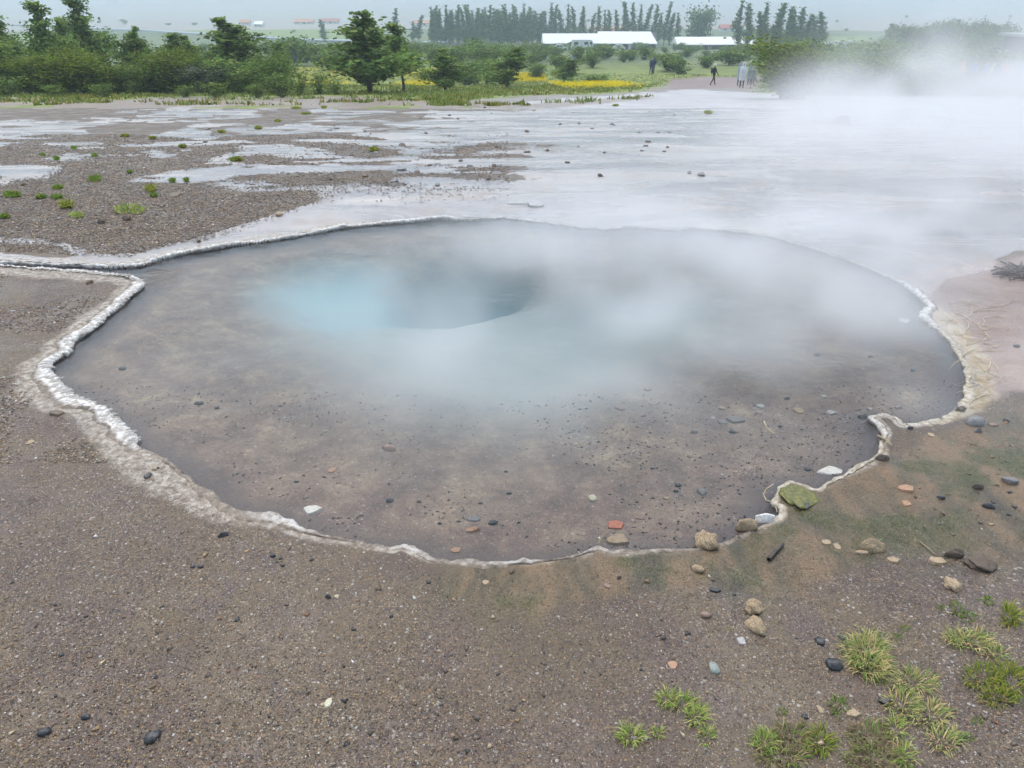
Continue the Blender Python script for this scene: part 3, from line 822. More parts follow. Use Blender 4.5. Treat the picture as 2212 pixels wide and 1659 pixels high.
SEED = [100]
def stone(u, v, wpx, hpx, kind, mat, label, name='stone', thick=None, group=None, rz=None, lift=0.0, cat=None, surface='ground'):
    """a stone whose top outline spans wpx x hpx at that place of the photograph"""
    SEED[0] += 1
    p, dep = spot(u, v + hpx * .25, ground_h if surface == 'ground' else None)
    if ' rim' in label and 'inside' not in label:
        r_ = ray(u, v + hpx * .25); dep = -CAM_H / r_[2]; p = np.array([r_[0] * dep, r_[1] * dep, .0])
    w = wpx * dep / FD / 2
    dn = CAM_H - p[2]; sl = dn / math.hypot(p[0], p[1], dn)       # sine of the viewing angle
    t = thick if thick is not None else {'slab': .25, 'pebble': .62, 'angular': .65, 'porous': .7}[kind]
    hpix = hpx * dep / FD / 2
    hz_ = w * t
    ly = math.sqrt(max((hpix ** 2 - (hz_ * math.sqrt(1 - sl * sl)) ** 2), (hpix * .5) ** 2)) / max(sl, .12)
    ly = min(ly, w * 1.6)
    me = stone_mesh(SEED[0], kind)
    o = add_obj(name, me, SM[mat], loc=(p[0], p[1], p[2] + hz_ * (.28 if kind != 'slab' else .2) + lift), label=label, cat=cat or 'stone', group=group)
    o.scale = (w, ly, hz_)
    o.rotation_euler = (random.uniform(-.1, .1), random.uniform(-.1, .1), random.uniform(-.25, .25) if rz is None else rz)
    return o

STONES = [
 # foreground gravel
 (330,1585,36,34,'pebble','black','largest black wet stone on the foreground gravel, with a scrape beside it'),
 (97,1578,32,22,'pebble','black','oval speckled black stone left of the largest black one on the gravel'),
 (185,1546,20,14,'pebble','black','small elongated black pebble between the two big black stones'),
 (710,1511,18,28,'slab','cream','flat pale green-cream stone lying alone on the brown gravel'),
 (710,1287,22,16,'angular','black','single angular black stone on the gravel below the white crust knob'),
 (483,1152,26,18,'angular','black','blackish stone half sunk in mud beside the tan front crust'),
 (320,1024,15,16,'pebble','black','round black pebble standing in a shallow puddle beside a tan pebble'),
 (334,1012,14,9,'pebble','tan','small tan pebble beside the round black pebble in the puddle'),
 (1545,1273,27,11,'slab','black','flat black sliver of stone near the ochre boulder'),
 (1049,1255,17,13,'slab','tan','squarish pale tan chip on the gravel in front of the pool'),
 (1106,1232,16,14,'angular','brown','rusty brown stone just below the front crust'),
 (1509,1227,25,18,'porous','tan','lumpy tan pebble in front of the ochre boulder'),
 (1312,1262,18,17,'slab','pinkish','pinkish chip on the greenish gravel by the front crust'),
 (1543,1438,24,34,'pebble','green','smooth grey-green oval stone standing on the gravel'),
 (1452,1432,25,18,'slab','orange','flat orange-tan chip left of the grey-green stone'),
 (1802,1430,36,30,'pebble','black','rounded black stone touching the big round grass tuft'),
 (1771,1381,20,20,'pebble','black','black pebble above the stone that touches the grass tuft'),
 (1818,1375,12,14,'pebble','black','tiny black pebble next to the black pebble above the tuft'),
 (1911,1508,32,28,'angular','black','black wedge-shaped stone at the edge of the grass mat'),
 (1843,1538,40,20,'slab','tan','tan triangular flat chip beside the small grass sprig'),
 (1772,1528,14,18,'slab','tan','small pale triangular chip left of the small grass sprig'),
 (1738,1543,16,17,'angular','black','small pointed black stone above the brownish grass mat'),
 (1636,1345,40,40,'porous','ochre','lower of two crumbly pale tan tufa lumps'),
 (1627,1308,38,30,'porous','ochre','upper of two crumbly pale tan tufa lumps'),
 (1525,1324,25,19,'pebble','pinkish','round pinkish-brown pebble left of the tufa lumps'),
 (1602,1382,25,18,'slab','palegrey','flat light grey stone below the tufa lumps'),
 (2056,1258,32,28,'porous','tan','tan tufa lump with grass sprouting under it'),
 (2116,1212,52,34,'porous','mud','large dark brown crumbly clod on the wet mud','stone',.4),
 (2060,1196,36,16,'porous','mud','dark muddy ridge beside the large crumbly clod'),
 (1886,1180,52,24,'porous','ochre','broken tan shard heap on the muddy shore'),
 (1930,1208,30,13,'slab','tan','loose tan flake below the broken shard heap'),
 (1862,1192,30,10,'slab','tan','thin tan flake left under the broken shard heap'),
 (1785,1170,24,14,'slab','tan','larger of two tan flakes left of the shard heap'),
 (1808,1178,17,13,'slab','tan','smaller of two tan flakes left of the shard heap'),
 (2022,1209,40,18,'slab','tan','flat orange-tan slab between shard heap and crumbly clod'),
 (2175,1036,46,22,'angular','grey','long grey stone lying on the wet right-hand mud'),
 (2112,1052,24,10,'porous','mud','small brown clod beside the long grey stone'),
 (2135,1092,30,15,'pebble','black','smooth black flat pebble on the wet mud'),
 (2032,1074,20,11,'angular','black','small black stone between orange chips and the smooth black pebble'),
 (1955,1052,36,18,'slab','orange','upper orange-brown slab on the greenish mud'),
 (1959,1085,22,13,'slab','orange','lower orange-brown chip on the greenish mud'),
 (2106,908,46,28,'pebble','grey','biggest rounded grey stone with a tan side on the shore'),
 (2113,930,25,12,'angular','black','black stone tucked below the biggest rounded shore stone'),
 (2172,907,18,11,'angular','black','dark stone right of the biggest rounded shore stone'),
 (2144,916,22,9,'slab','pinkish','reddish chip between the two dark shore stones'),
 (2074,884,22,11,'porous','mud','dark brown lump sitting on the cream crust bend'),
 (2011,938,16,12,'slab','tan','pale tan chip on the mud below the shore stones'),
 (1964,924,18,9,'angular','black','small black stone on the mud near the crust'),
 # on the front rim
 (1526,1163,44,40,'porous','ochre','ochre pitted boulder standing on the front rim'),
 (1615,1133,48,26,'porous','tan','tan rough stone lying between boulder and white stone on the rim'),
 (1650,1117,52,28,'angular','white','white sinter stone lying on the rim near the mossy mound'),
 (1741,1087,20,26,'angular','black','black stone leaning on the mossy green mound'),
 (1797,1013,62,18,'slab','white','white leaf-like sinter flake floating at the crust edge','stone',.07),
 (1904,990,24,12,'porous','mud','dark reddish lump on the broken yellowish crust'),
 # on the pool floor or standing in the pool
 (1330,1131,44,26,'slab','red','brick-red flat stone under water'),
 (1333,1164,64,26,'slab','tan','large tan diamond-shaped slab under water below the red stone'),
 (1280,1073,20,18,'pebble','cream','pale yellow round pebble under water'),
 (676,1098,44,22,'slab','white','white and tan flat stone under shallow water'),
 (718,1013,22,14,'slab','orange','pale orange pebble under water on the brown shelf'),
 (1020,1143,40,15,'slab','orange','long orange-tan chip under water'),
 (985,1187,26,12,'slab','orange','small orange oval chip under water just inside the rim'),
 (1467,1153,20,16,'slab','pinkish','pinkish tan chip under water near the ochre boulder'),
 (1064,1127,24,15,'pebble','black','black pebble under water above the long orange chip'),
 (842,1080,20,13,'pebble','black','black pebble under water right of the white and tan stone'),
 (1023,1118,30,15,'slab','grey','flat grey stone under water beside the black pebble'),
 (1465,1046,18,13,'pebble','black','small black pebble under water left of the bluish stone'),
 (1516,1058,22,20,'pebble','grey','bluish grey stone under water'),
 (1586,904,44,16,'slab','grey','dark grey slab under water among pale pebbles'),
 (1560,910,26,12,'slab','grey','small dark slab touching the dark grey slab under water'),
 (1643,876,20,9,'slab','palegrey','light bluish flat stone under water'),
 (840,967,34,18,'pebble','orange','blurred orange stone deep under the steam'),
 (1972,797,20,13,'angular','grey','stone with a pale cap poking out of the still water'),
 (1745,1012,17,12,'pebble','black','glossy black pebble breaking the surface by the white flake'),
 (1880,882,16,10,'angular','palegrey','small pale-capped stone left of its twin by the white lobes'),
 (1940,880,18,13,'angular','palegrey','pale-capped stone right of its twin by the white lobes'),
 (1862,900,22,13,'angular','black','black stone at the tip of the white lobes'),
 (1955,691,20,10,'slab','white','white sinter scrap resting in the water near the frilled crust','stone',.12),
 # gravel spit and island
 (194,609,18,10,'angular','brown','brown stone in the shallow puddle behind the lobed crust'),
 (124,890,28,13,'slab','brown','flat brown stone on the crust of the gravel spit'),
 (66,954,20,10,'slab','tan','rectangular tan chip on the wet gravel of the spit'),
 (379,420,26,11,'slab','brown','flat brown stone on the gravel island beyond the grass tufts'),
 (221,480,26,10,'angular','mud','dark clod on the island in front of the lime grass tuft'),
 (275,473,28,9,'angular','mud','dark clod right under the broad grass tuft'),
 (603,462,17,9,'pebble','tan','tan pebble at the tip of the gravel island'),
 (451,498,11,8,'angular','mud','small dark clod on the island near the white ledge'),
 (430,520,11,7,'angular','mud','dark clod lying next to the white ledge'),
 (52,398,16,8,'angular','brown','brown stone on the island near the row of grass tufts'),
 (788,378,18,13,'angular','brown','reddish brown stone on the wet flats beside a strip of debris'),
 (868,312,18,7,'slab','mud','dark flat stone on the wet flats beyond the debris strip'),
 (945,397,12,11,'pebble','grey','grey cube-like stone alone on the flats beyond the ledge'),
 (852,391,24,6,'slab','grey','flat grey stone in the run-off beside the reddish brown stone'),
 (995,345,12,8,'angular','grey','grey stone on the shining flats, larger of a pair'),
 (1015,357,14,5,'slab','grey','flatter stone beside the grey one on the shining flats'),
 (868,366,26,6,'slab','grey','long low grey stone on the flats'),
 (1125,432,80,14,'slab','palegrey','low rounded wet sinter mound in the run-off','stone',.07),
 (1155,436,44,17,'pebble','palegrey','domed wet stone on the low sinter mound','stone',.22),
 (1515,375,20,13,'angular','grey','grey stone in the thin steam over the flats'),
 (1818,262,40,32,'angular','pinkish','squarish boulder looming through the dense steam','stone',.9),
 (1490,372,12,7,'angular','grey','small stone beside the grey one in the thin steam'),
 (2196,746,16,9,'pebble','grey','grey pebble on the pink-tan shore'),
]
for row in STONES: stone(*row)
# mossy mound on the rim
stone(1728,1064,78,46,'mound','moss','low mossy green mound on the rim', name='mossy_mound', thick=.14, cat='mound')
# alike small pebbles
for (u, v, w) in [(417,1222,11),(434,1222,14),(590,1198,14),(606,1205,9),(611,1220,10),(845,1330,10),(764,1358,11),(186,1330,10),(133,1413,12),
                  (472,1560,10),(120,1502,9),(1385,1445,9),(925,1256,12),(1540,1252,8),(1586,1283,9),(1297,1455,8),(1720,1378,7)]:
    stone(u, v, w, w * .75, 'pebble', 'black', 'small black wet pebble strewn on the brown foreground gravel', name='pebble', group='small black pebbles on the foreground gravel', cat='pebble')
for (u, v, w) in [(905,1083,12),(780,1112,12),(1038,1086,13),(1100,1065,14),(1093,1018,12),(1500,932,18),(1583,932,18),(1700,860,14),(1410,1010,14),(1765,765,14),(1880,770,12),
                  (950,1130,11),(1120,1128,10),(990,1125,12),(1460,1060,15),(1685,920,12),(430,870,20),(470,880,14),(265,795,18),(340,1010,10),(700,1030,10),(640,1040,12)]:
    stone(u, v, w, w * .6, 'pebble', 'black' if (u % 3) else 'grey', 'small dark pebble lying on the pool floor under water', name='pebble', group='dark pebbles on the pool floor', cat='pebble')
for (u, v, w) in [(1560,880,18),(1540,902,12),(1640,890,16),(1725,885,26),(1780,855,16),(1795,890,22),(1490,985,14),(1340,880,24),(1440,1075,16),(1590,1018,14),(1245,958,14),(1385,1118,16),(1400,838,20),(1470,1100,14),(500,940,10)]:
    stone(u, v, w, w * .5, 'slab', ('tan', 'palegrey', 'pinkish')[u % 3], 'pale flat pebble lying on the pool floor under water', name='pebble', group='pale pebbles on the pool floor', cat='pebble')
rs = random.Random(5)
for k in range(64):
    u, v = rs.uniform(420, 1460), rs.uniform(232, 330) if k % 3 else rs.uniform(235, 400)
    if v > 330 and u < 700: continue
    w = rs.uniform(6, 15) * (.6 + (v - 220) / 260)
    stone(u, v, w, w * .45, 'slab' if k % 2 else 'angular', ('mud', 'brown', 'grey')[k % 3], 'small dark stone scattered on the wet sinter flats', name='stone', group='small stones on the sinter flats')

# ------------------------------------------------------------------ twigs, straws and bacterial threads
def tube(points, rad, sides=5, taper=.5):
    pts = np.array(points, float); V = []; F = []
    n = len(pts)
    for i in range(n):
        t = pts[min(i + 1, n - 1)] - pts[max(i - 1, 0)]; t /= np.linalg.norm(t) + 1e-9
        a = np.cross(t, [0, 0, 1.]) if abs(t[2]) < .9 else np.cross(t, [1., 0, 0]); a /= np.linalg.norm(a) + 1e-9
        b = np.cross(t, a); r_ = rad * (1 - (1 - taper) * i / max(n - 1, 1))
        for k in range(sides):
            an = 2 * np.pi * k / sides
            V.append(pts[i] + r_ * (math.cos(an) * a + math.sin(an) * b))
    for i in range(n - 1):
        for k in range(sides):
            k2 = (k + 1) % sides
            F.append((i * sides + k, i * sides + k2, (i + 1) * sides + k2, (i + 1) * sides + k))
    return V, F
def join(parts):
    V, F = [], []
    for v, f in parts:
        o = len(V); V += list(v); F += [tuple(i + o for i in q) for q in f]
    return V, F
thr = NT('bacterial_thread'); thr.set(Base_Color=thr.ramp(thr.noise(thr.coord(), 14, 3), [(.35, (.40, .28, .14)), (.55, (.58, .48, .33)), (.7, (.66, .62, .54))]), Roughness=.5)
straw = NT('dry_straw'); straw.set(Base_Color=(.34, .27, .15), Roughness=.7)
wood = NT('dark_wet_wood'); wood.set(Base_Color=wood.ramp(wood.noise(wood.coord((1, 1, 6)), 40, 3), [(.4, (.030, .022, .020)), (.65, (.085, .062, .055))]), Roughness=.5)
def path_px(px, dz=.006):
    out = []
    for u, v in px:
        x, y = plane_pt(u, v, 0.0); z = float(ground_h(np.array([x]), np.array([y]))[0])
        out.append((x, y, max(z, WATER_Z - .004) + dz))
    return out
parts = []
for k in range(150):
    u0, v0 = 2000 + 135 * rs.random() ** .7, 655 + 235 * rs.random()
    if pool_sdf(np.array([plane_pt(u0, v0)[0]]), np.array([plane_pt(u0, v0)[1]]))[0] < .03: continue
    a = rs.uniform(-.9, .9) + (0 if rs.random() < .6 else 1.4); L = rs.uniform(18, 75); cu = rs.uniform(-.02, .02)
    px = []
    u, v = u0, v0
    for i in range(9):
        px.append((u, v)); u += math.cos(a) * L / 8; v += math.sin(a) * L / 8 * .6; a += cu * L / 8 + rs.uniform(-.3, .3)
    parts.append(tube(path_px(px), rs.uniform(.0012, .0028), 4, .6))
V, F = join(parts)
add_obj('bacterial_threads', mesh_data('bacterial_threads', V, F), thr.m, kind='stuff', label='tangled cream bacterial threads on the shore beside the pool', cat='threads')
V, F = tube(path_px([(1660,1212),(1668,1203),(1675,1195),(1684,1186),(1690,1179)], .008), .008, 6, .8)
add_obj('twig', mesh_data('twig', V, F, smooth=True), wood.m, label='short dark twig lying on the mud below the rim stones', cat='twig')
V, F = tube(path_px([(1672,1040),(1657,1050),(1650,1062),(1656,1075),(1672,1086),(1680,1100)], .004), .0024, 5, .7)
add_obj('thread', mesh_data('thread', V, F, smooth=True), thr.m, label='curled tan thread floating beside the mossy mound', cat='thread')
V, F = tube(path_px([(1651,906),(1656,918),(1664,925),(1672,932)], .006), .0035, 5, .5)
add_obj('thread', mesh_data('thread', V, F, smooth=True), thr.m, label='short white thread floating on open water', cat='thread')
V, F = tube(path_px([(1897,940),(1912,955),(1925,968)], .014), .005, 5, .7)
add_obj('straw', mesh_data('straw', V, F), straw.m, label='stiff yellow straw stuck in the broken crust', cat='straw')
V, F = tube(path_px([(1130,1530 - 10),(1136,1530 - 30),(1145,1530 - 48)], .004), .002, 4, .6)
V, F = tube(path_px([(1293,1175),(1300,1160),(1318,1145)], .02), .0025, 4, .6)
add_obj('straw', mesh_data('straw', V, F), straw.m, label='thin straw sticking from the white knob toward the red stone', cat='straw')
V, F = tube(path_px([(1985,1170),(2005,1185),(2020,1200)], .006), .0025, 4, .6)
add_obj('straw', mesh_data('straw', V, F), straw.m, label='thin pale straw pointing at the orange-tan slab', cat='straw')
V, F = join([tube(path_px([(2150 + rs.uniform(-10, 60), 575 + rs.uniform(-10, 30)), (2185 + rs.uniform(-10, 40), 585 + rs.uniform(-10, 25)), (2215 + rs.uniform(0, 50), 600 + rs.uniform(-14, 20))], .015), .006, 5, .4) for k in range(26)])
add_obj('driftwood', mesh_data('driftwood', V, F), wood.m, label='dark broken twigs heaped on the pink-tan shore', cat='twigs')

# ------------------------------------------------------------------ grass tufts
def grass_material(name, stops):
    g = NT(name, principled=False)
    col = g.attr('col', 'Color')
    df = g.node('ShaderNodeBsdfDiffuse'); g.put(df.inputs['Color'], col)
    tr = g.node('ShaderNodeBsdfTranslucent'); g.put(tr.inputs['Color'], col)
    mx = g.node('ShaderNodeMixShader'); mx.inputs[0].default_value = .35
    g.put(mx.inputs[1], df.outputs[0]); g.put(mx.inputs[2], tr.outputs[0])
    g.put(g.out.inputs['Surface'], mx.outputs[0])
    return g.m
BLADE_MAT = grass_material('grass_blades', None)
PAL = {
 'lime':  np.array([[.19, .245, .065], [.14, .20, .05], [.27, .29, .095], [.34, .28, .13]]),
 'green': np.array([[.060, .120, .020], [.095, .165, .028], [.14, .19, .04], [.17, .13, .05]]),
 'straw': np.array([[.175, .225, .075], [.30, .275, .12], [.38, .29, .15], [.12, .18, .055]]),
 'brown': np.array([[.17, .13, .085], [.14, .15, .060], [.13, .19, .05], [.26, .21, .11]]),
 'olive': np.array([[.13, .165, .030], [.20, .195, .045], [.085, .125, .022], [.25, .21, .07]]),
}
def blades(px, py, pz, length, width, lean_dir, lean, cols):
    n = len(px)
    t = np.array([0, .55, 1.0])
    hor = np.stack([np.cos(lean_dir), np.sin(lean_dir)], 1)
    side = np.stack([-hor[:, 1], hor[:, 0]], 1)
    tw = rng.uniform(-.8, .8, n); side = side * np.cos(tw)[:, None] + hor * np.sin(tw)[:, None]
    V = np.zeros((n, 5, 3)); ci = np.zeros((n, 5, 3))
    for k, (tt, wf) in enumerate(((0, 1), (.55, .8), (1, 0))):
        cx = px + hor[:, 0] * length * lean * tt ** 1.6; cy = py + hor[:, 1] * length * lean * tt ** 1.6
        cz = pz + length * np.sqrt(np.clip(1 - (lean * tt) ** 2 * .8, .05, 1)) * tt
        if k < 2:
            V[:, k * 2] = np.stack([cx - side[:, 0] * width * wf, cy - side[:, 1] * width * wf, cz], 1)
            V[:, k * 2 + 1] = np.stack([cx + side[:, 0] * width * wf, cy + side[:, 1] * width * wf, cz], 1)
        else: V[:, 4] = np.stack([cx, cy, cz], 1)
    F = np.array([[0, 1, 3], [0, 3, 2], [2, 3, 4]])[None] + (np.arange(n) * 5)[:, None, None]
    C = np.repeat(cols, 5, 0)
    return V.reshape(-1, 3), F.reshape(-1, 3), C

def tuft(pts, pal, length, width, label, n=260, loose=.8, group=None, name='grass_tuft', hf=None, flat=.75):
    """pts: (u, v, wpx, hpx) blobs of grass that grow as one tuft"""
    X_, Y_, D_, L_ = [], [], [], []
    tot = sum(p[2] * p[3] for p in pts)
    for (u, v, w, h) in pts:
        k = max(44 if v > 480 else 150, int(n * (.58 if v > 480 else .72) * w * h / tot))
        a = rng.uniform(0, 2 * np.pi, k); r_ = np.sqrt(rng.uniform(0, 1, k))
        uu = u + r_ * np.cos(a) * w * .42; vv = v + r_ * np.sin(a) * h * .40
        c0 = plane_or_spot(u, v)
        for q in range(k):
            x, y = plane_or_spot(uu[q], vv[q])
            X_.append(x); Y_.append(y); D_.append(math.atan2(y - c0[1], x - c0[0]) + rng.normal(0, .7)); L_.append((.62 if v > 480 else .45) + r_[q] * flat)
    X_, Y_, D_ = np.array(X_), np.array(Y_), np.array(D_)
    if pts[0][1] < 480: length *= .6
    lean = np.clip(np.array(L_) * rng.uniform(.55, 1.25, len(X_)), .05, 1.05)
    Z_ = ground_h(X_, Y_) - .003
    P = PAL[pal]; ci = rng.choice(len(P), len(X_), p=[.4, .3, .2, .1]); cols = np.clip(1.75 * P[ci] * rng.uniform(.7, 1.3, (len(X_), 1)), 0, .8)
    V, F, C = blades(X_, Y_, Z_, length * .72 * rng.uniform(.5, 1.2, len(X_)), np.full(len(X_), width), D_, lean, cols)
    me = mesh_data(name, V, F, colors=C)
    return add_obj(name, me, BLADE_MAT, label=label, cat='grass', group=group)
def plane_or_spot(u, v):
    if v > 480: return plane_pt(u, v, 0.0)
    return tuple(spot(u, v)[0][:2])

# foreground
tuft([(1440,1508,44,40),(1475,1520,60,40),(1505,1545,46,50)], 'lime', .045, .0016, 'bright lime arched grass tuft standing alone on the bare gravel', 420)
tuft([(1362,1590,52,44)], 'lime', .042, .0016, 'small round lime tuft left of the arched tuft', 170)
tuft([(1528,1592,34,44)], 'lime', .035, .0015, 'sparse green sprig right of the arched tuft', 70)
tuft([(1422,1582,26,20)], 'lime', .030, .0014, 'tiny thin sprig between round and arched tufts', 30)
tuft([(1870,1405,100,80),(1880,1440,90,60)], 'straw', .060, .0017, 'big round yellow-green tuft with seed stalks beside the black stone', 900)
tuft([(2095,1385,110,44),(2060,1375,50,30),(2150,1415,50,26)], 'straw', .048, .0016, 'wide straw-tipped crescent tuft beyond the big round tuft', 520)
tuft([(1975,1470,110,60),(1950,1520,80,70),(2010,1545,90,70),(2040,1600,80,60)], 'straw', .045, .0016, 'long straggling straw and green grass mat curving down the gravel', 950)
tuft([(2120,1465,90,60),(2180,1470,80,80),(2160,1510,90,50)], 'olive', .045, .0016, 'dense olive-yellow grass mat at the gravel edge', 800)
tuft([(1650,1600,50,44)], 'lime', .046, .0016, 'bright lime tip of the brown grass patch', 200)
tuft([(1710,1590,100,70),(1690,1630,120,60)], 'brown', .040, .0015, 'brownish withered grass mat next to the lime tip', 800)
tuft([(1772,1600,60,60)], 'olive', .045, .0015, 'upright olive tuft between the two brownish mats', 260)
tuft([(1880,1590,110,80),(1890,1635,150,60)], 'brown', .038, .0015, 'larger brownish withered grass mat with greener rim', 950)
tuft([(1935,1570,40,50),(1955,1630,44,60)], 'lime', .042, .0015, 'fresh green fringe along the larger brownish mat', 260)
tuft([(1810,1522,34,40)], 'green', .040, .0015, 'small blue-green sprig beside the tan triangular chip', 80)
tuft([(2070,1320,30,26),(2090,1332,34,24)], 'green', .026, .0014, 'low dark green sprig on the mud below the tan tufa lump', 130)
tuft([(2130,1300,28,16)], 'green', .024, .0014, 'flat green rosette of grass above the dark sprig', 60)
tuft([(2180,1335,36,60)], 'olive', .048, .0015, 'upright reddish-green tuft near the crescent tuft', 240)
for (u, v) in [(2060,1305),(2030,1312),(1955,1355),(1936,1374),(1905,1468),(1690,1535),(2090,1595),(2110,1560)]:
    tuft([(u, v, 20, 14)], 'green', .020, .0009, 'tiny single grass sprig on bare gravel', 16, group='tiny grass sprigs on the gravel')
for (u, v, L) in [(1900,1372,60),(1925,1375,60),(1958,1385,70),(2010,1400,90),(2150,1380,70)]:
    x, y = plane_pt(u - 14, v + 40, 0); z = float(ground_h(np.array([x]), np.array([y]))[0])
    V, F = join([tube([(x, y, z), (x + .01, y, z + .04), (x + .025, y + .004, z + .085)], .0007, 4, .6), tube([(x + .025, y + .004, z + .085), (x + .032, y + .006, z + .10), (x + .037, y + .007, z + .112)], .0022, 5, .3)])
    add_obj('seed_stalk', mesh_data('seed_stalk', V, F), straw.m, label='dry seed stalk rising over the straw-coloured grass', cat='stalk', group='dry seed stalks in the foreground grass')
# gravel island tufts
for (u, v, w, h, pal, L, lab) in [
  (280,455,78,22,'lime',.14,'broad lime tuft, the largest on the gravel island'),
  (165,465,34,12,'lime',.08,'low lime tuft left of the broad tuft on the island'),
  (145,445,28,16,'olive',.15,'dark olive tuft between the low lime tuft and the row of tufts'),
  (205,388,28,14,'green',.15,'rounded green tuft standing apart beyond the island row'),
  (27,422,40,12,'green',.12,'wide sparse green tuft on the island near the outer run-off'),
  (327,411,22,16,'olive',.16,'upright two-part tuft beside the flat brown stone'),
]: tuft([(u, v, w, h)], pal, L, .0045, lab, 260, flat=.8)
for (u, v, w) in [(88,426,20),(125,406,22),(124,427,22),(12,468,14),(280,372,10),(333,425,12),(372,390,14),(403,390,10),(93,336,10),(205,337,14),(122,343,14),(505,345,18),(160,320,14)]:
    tuft([(u, v, w, w * .5)], 'green', .10, .005, 'small green grass tuft dotted on the gravel island', 70, group='small tufts on the gravel island')
for (u, v, w, h) in [(640,234,40,8),(600,262,26,6),(558,277,28,7),(480,286,26,6),(808,325,30,14),(700,232,24,10),(515,346,22,6),(330,300,20,6),(270,295,30,6),(395,318,20,5),(660,246,40,6),(1330,228,24,6),(1530,243,34,12),(1000,216,80,10),(900,216,60,8)]:
    tuft([(u, v, w * .6, h * .6)], 'olive', .13, .011, 'weedy tuft growing on a strip of debris in the wet flats', 420, group='weedy tufts on the wet flats')

# ------------------------------------------------------------------ meadow grass and flowers (uncountable)
def meadow():
    u = rng.uniform(-150, 2400, 40000); v = rng.uniform(150, 216, 40000)
    cp, sp = math.cos(PITCH), math.sin(PITCH)
    yy = rng.uniform(0, 1, 40000) ** 1.5 * 62 + 27
    xx = (rng.uniform(-.86, .95, 40000)) * yy
    so_ = sstep(.3, -.3, sdf_poly(xx, yy, SOIL)) * sstep(.45, .60, fbm(xx * .8, yy * .5, 4, 61))
    g_ = np.maximum(so_ * .8, sstep(.0, -1.2, sdf_poly(xx, yy, GRASSLINE) + (fbm(xx * .35, yy * .9, 4, 53) - .5) * 3)) * (1 - sstep(.5, -.5, sdf_poly(xx, yy, PATH)))
    k = rng.uniform(0, 1, len(xx)) < g_
    return xx[k], yy[k]
mx_, my_ = meadow()
mz_ = ground_h(mx_, my_)
n = len(mx_)
cl = fbm(mx_ * .3, my_ * .3, 4, 131)
pal = np.where((cl > .52)[:, None], PAL['lime'][rng.integers(0, 3, n)] * 1.15, PAL['olive'][rng.integers(0, 4, n)] * 1.35)
rep = 3
rx3 = lambda a: np.repeat(a, rep)
V, F, C = blades(rx3(mx_) + rng.normal(0, .08, n * rep), rx3(my_) + rng.normal(0, .08, n * rep), rx3(mz_) - .02, rng.uniform(.06, .20, n * rep) * (.6 + rx3(cl)), np.full(n * rep, .03), rng.uniform(0, 6.28, n * rep), rng.uniform(.2, .9, n * rep), np.repeat(pal, rep, 0) * rng.uniform(.7, 1.25, (n * rep, 1)))
add_obj('meadow_grass', mesh_data('meadow_grass', V, F, colors=np.clip(C, 0, .8)), BLADE_MAT, kind='stuff', label='green meadow grass behind the sinter flats', cat='grass')
fx, fyy = [], []
for poly in FLOWERS:
    pa = np.array(poly); q = 5200
    x = rng.uniform(pa[:, 0].min(), pa[:, 0].max(), q); y = rng.uniform(pa[:, 1].min(), pa[:, 1].max(), q)
    k = (sdf_poly(x, y, poly) - 1.0 + (fbm(x * .5, y * .4, 3, 141) - .5) * 5 < 0) & (rng.uniform(0, 1, q) < .75)
    fx.append(x[k]); fyy.append(y[k])
fx, fyy = np.concatenate(fx), np.concatenate(fyy)
fz = ground_h(fx, fyy) + rng.uniform(.12, .34, len(fx))
n = len(fx); r_ = rng.uniform(.035, .075, n)
tri = np.array([[1, 0, .1], [-.5, .87, 0], [-.5, -.87, 0], [0, 0, .6]])
V = tri[None] * r_[:, None, None] + np.stack([fx, fyy, fz], 1)[:, None]
F = (np.array([[0, 1, 3], [1, 2, 3], [2, 0, 3]])[None] + (np.arange(n) * 4)[:, None, None]).reshape(-1, 3)
C = np.repeat(np.array([[.72, .58, .015]]) * rng.uniform(.75, 1.05, (n, 1)), 4, 0)
add_obj('buttercup_flowers', mesh_data('buttercup_flowers', V.reshape(-1, 3), F, colors=C), BLADE_MAT, kind='stuff', label='patches of yellow meadow flowers among the bushes', cat='flowers')

# ------------------------------------------------------------------ trees and bushes
LEAF_MAT = grass_material('leaves', None)
bark = NT('birch_bark'); bark.set(Base_Color=bark.ramp(bark.noise(bark.coord((1, 1, .3)), 9, 4), [(.4, (.060, .050, .042)), (.62, (.17, .15, .13))]), Roughness=.85)

def limb(p0, d0, length, rad, segs, r, up=.15, wig=.25):
    pts = [np.array(p0, float)]; d = np.array(d0, float)
    for i in range(segs):
        d = d + r.normal(0, wig, 3) * .5 + np.array([0, 0, up]); d /= np.linalg.norm(d)
        pts.append(pts[-1] + d * length / segs)
    return pts, tube(pts, rad, 5, .25)

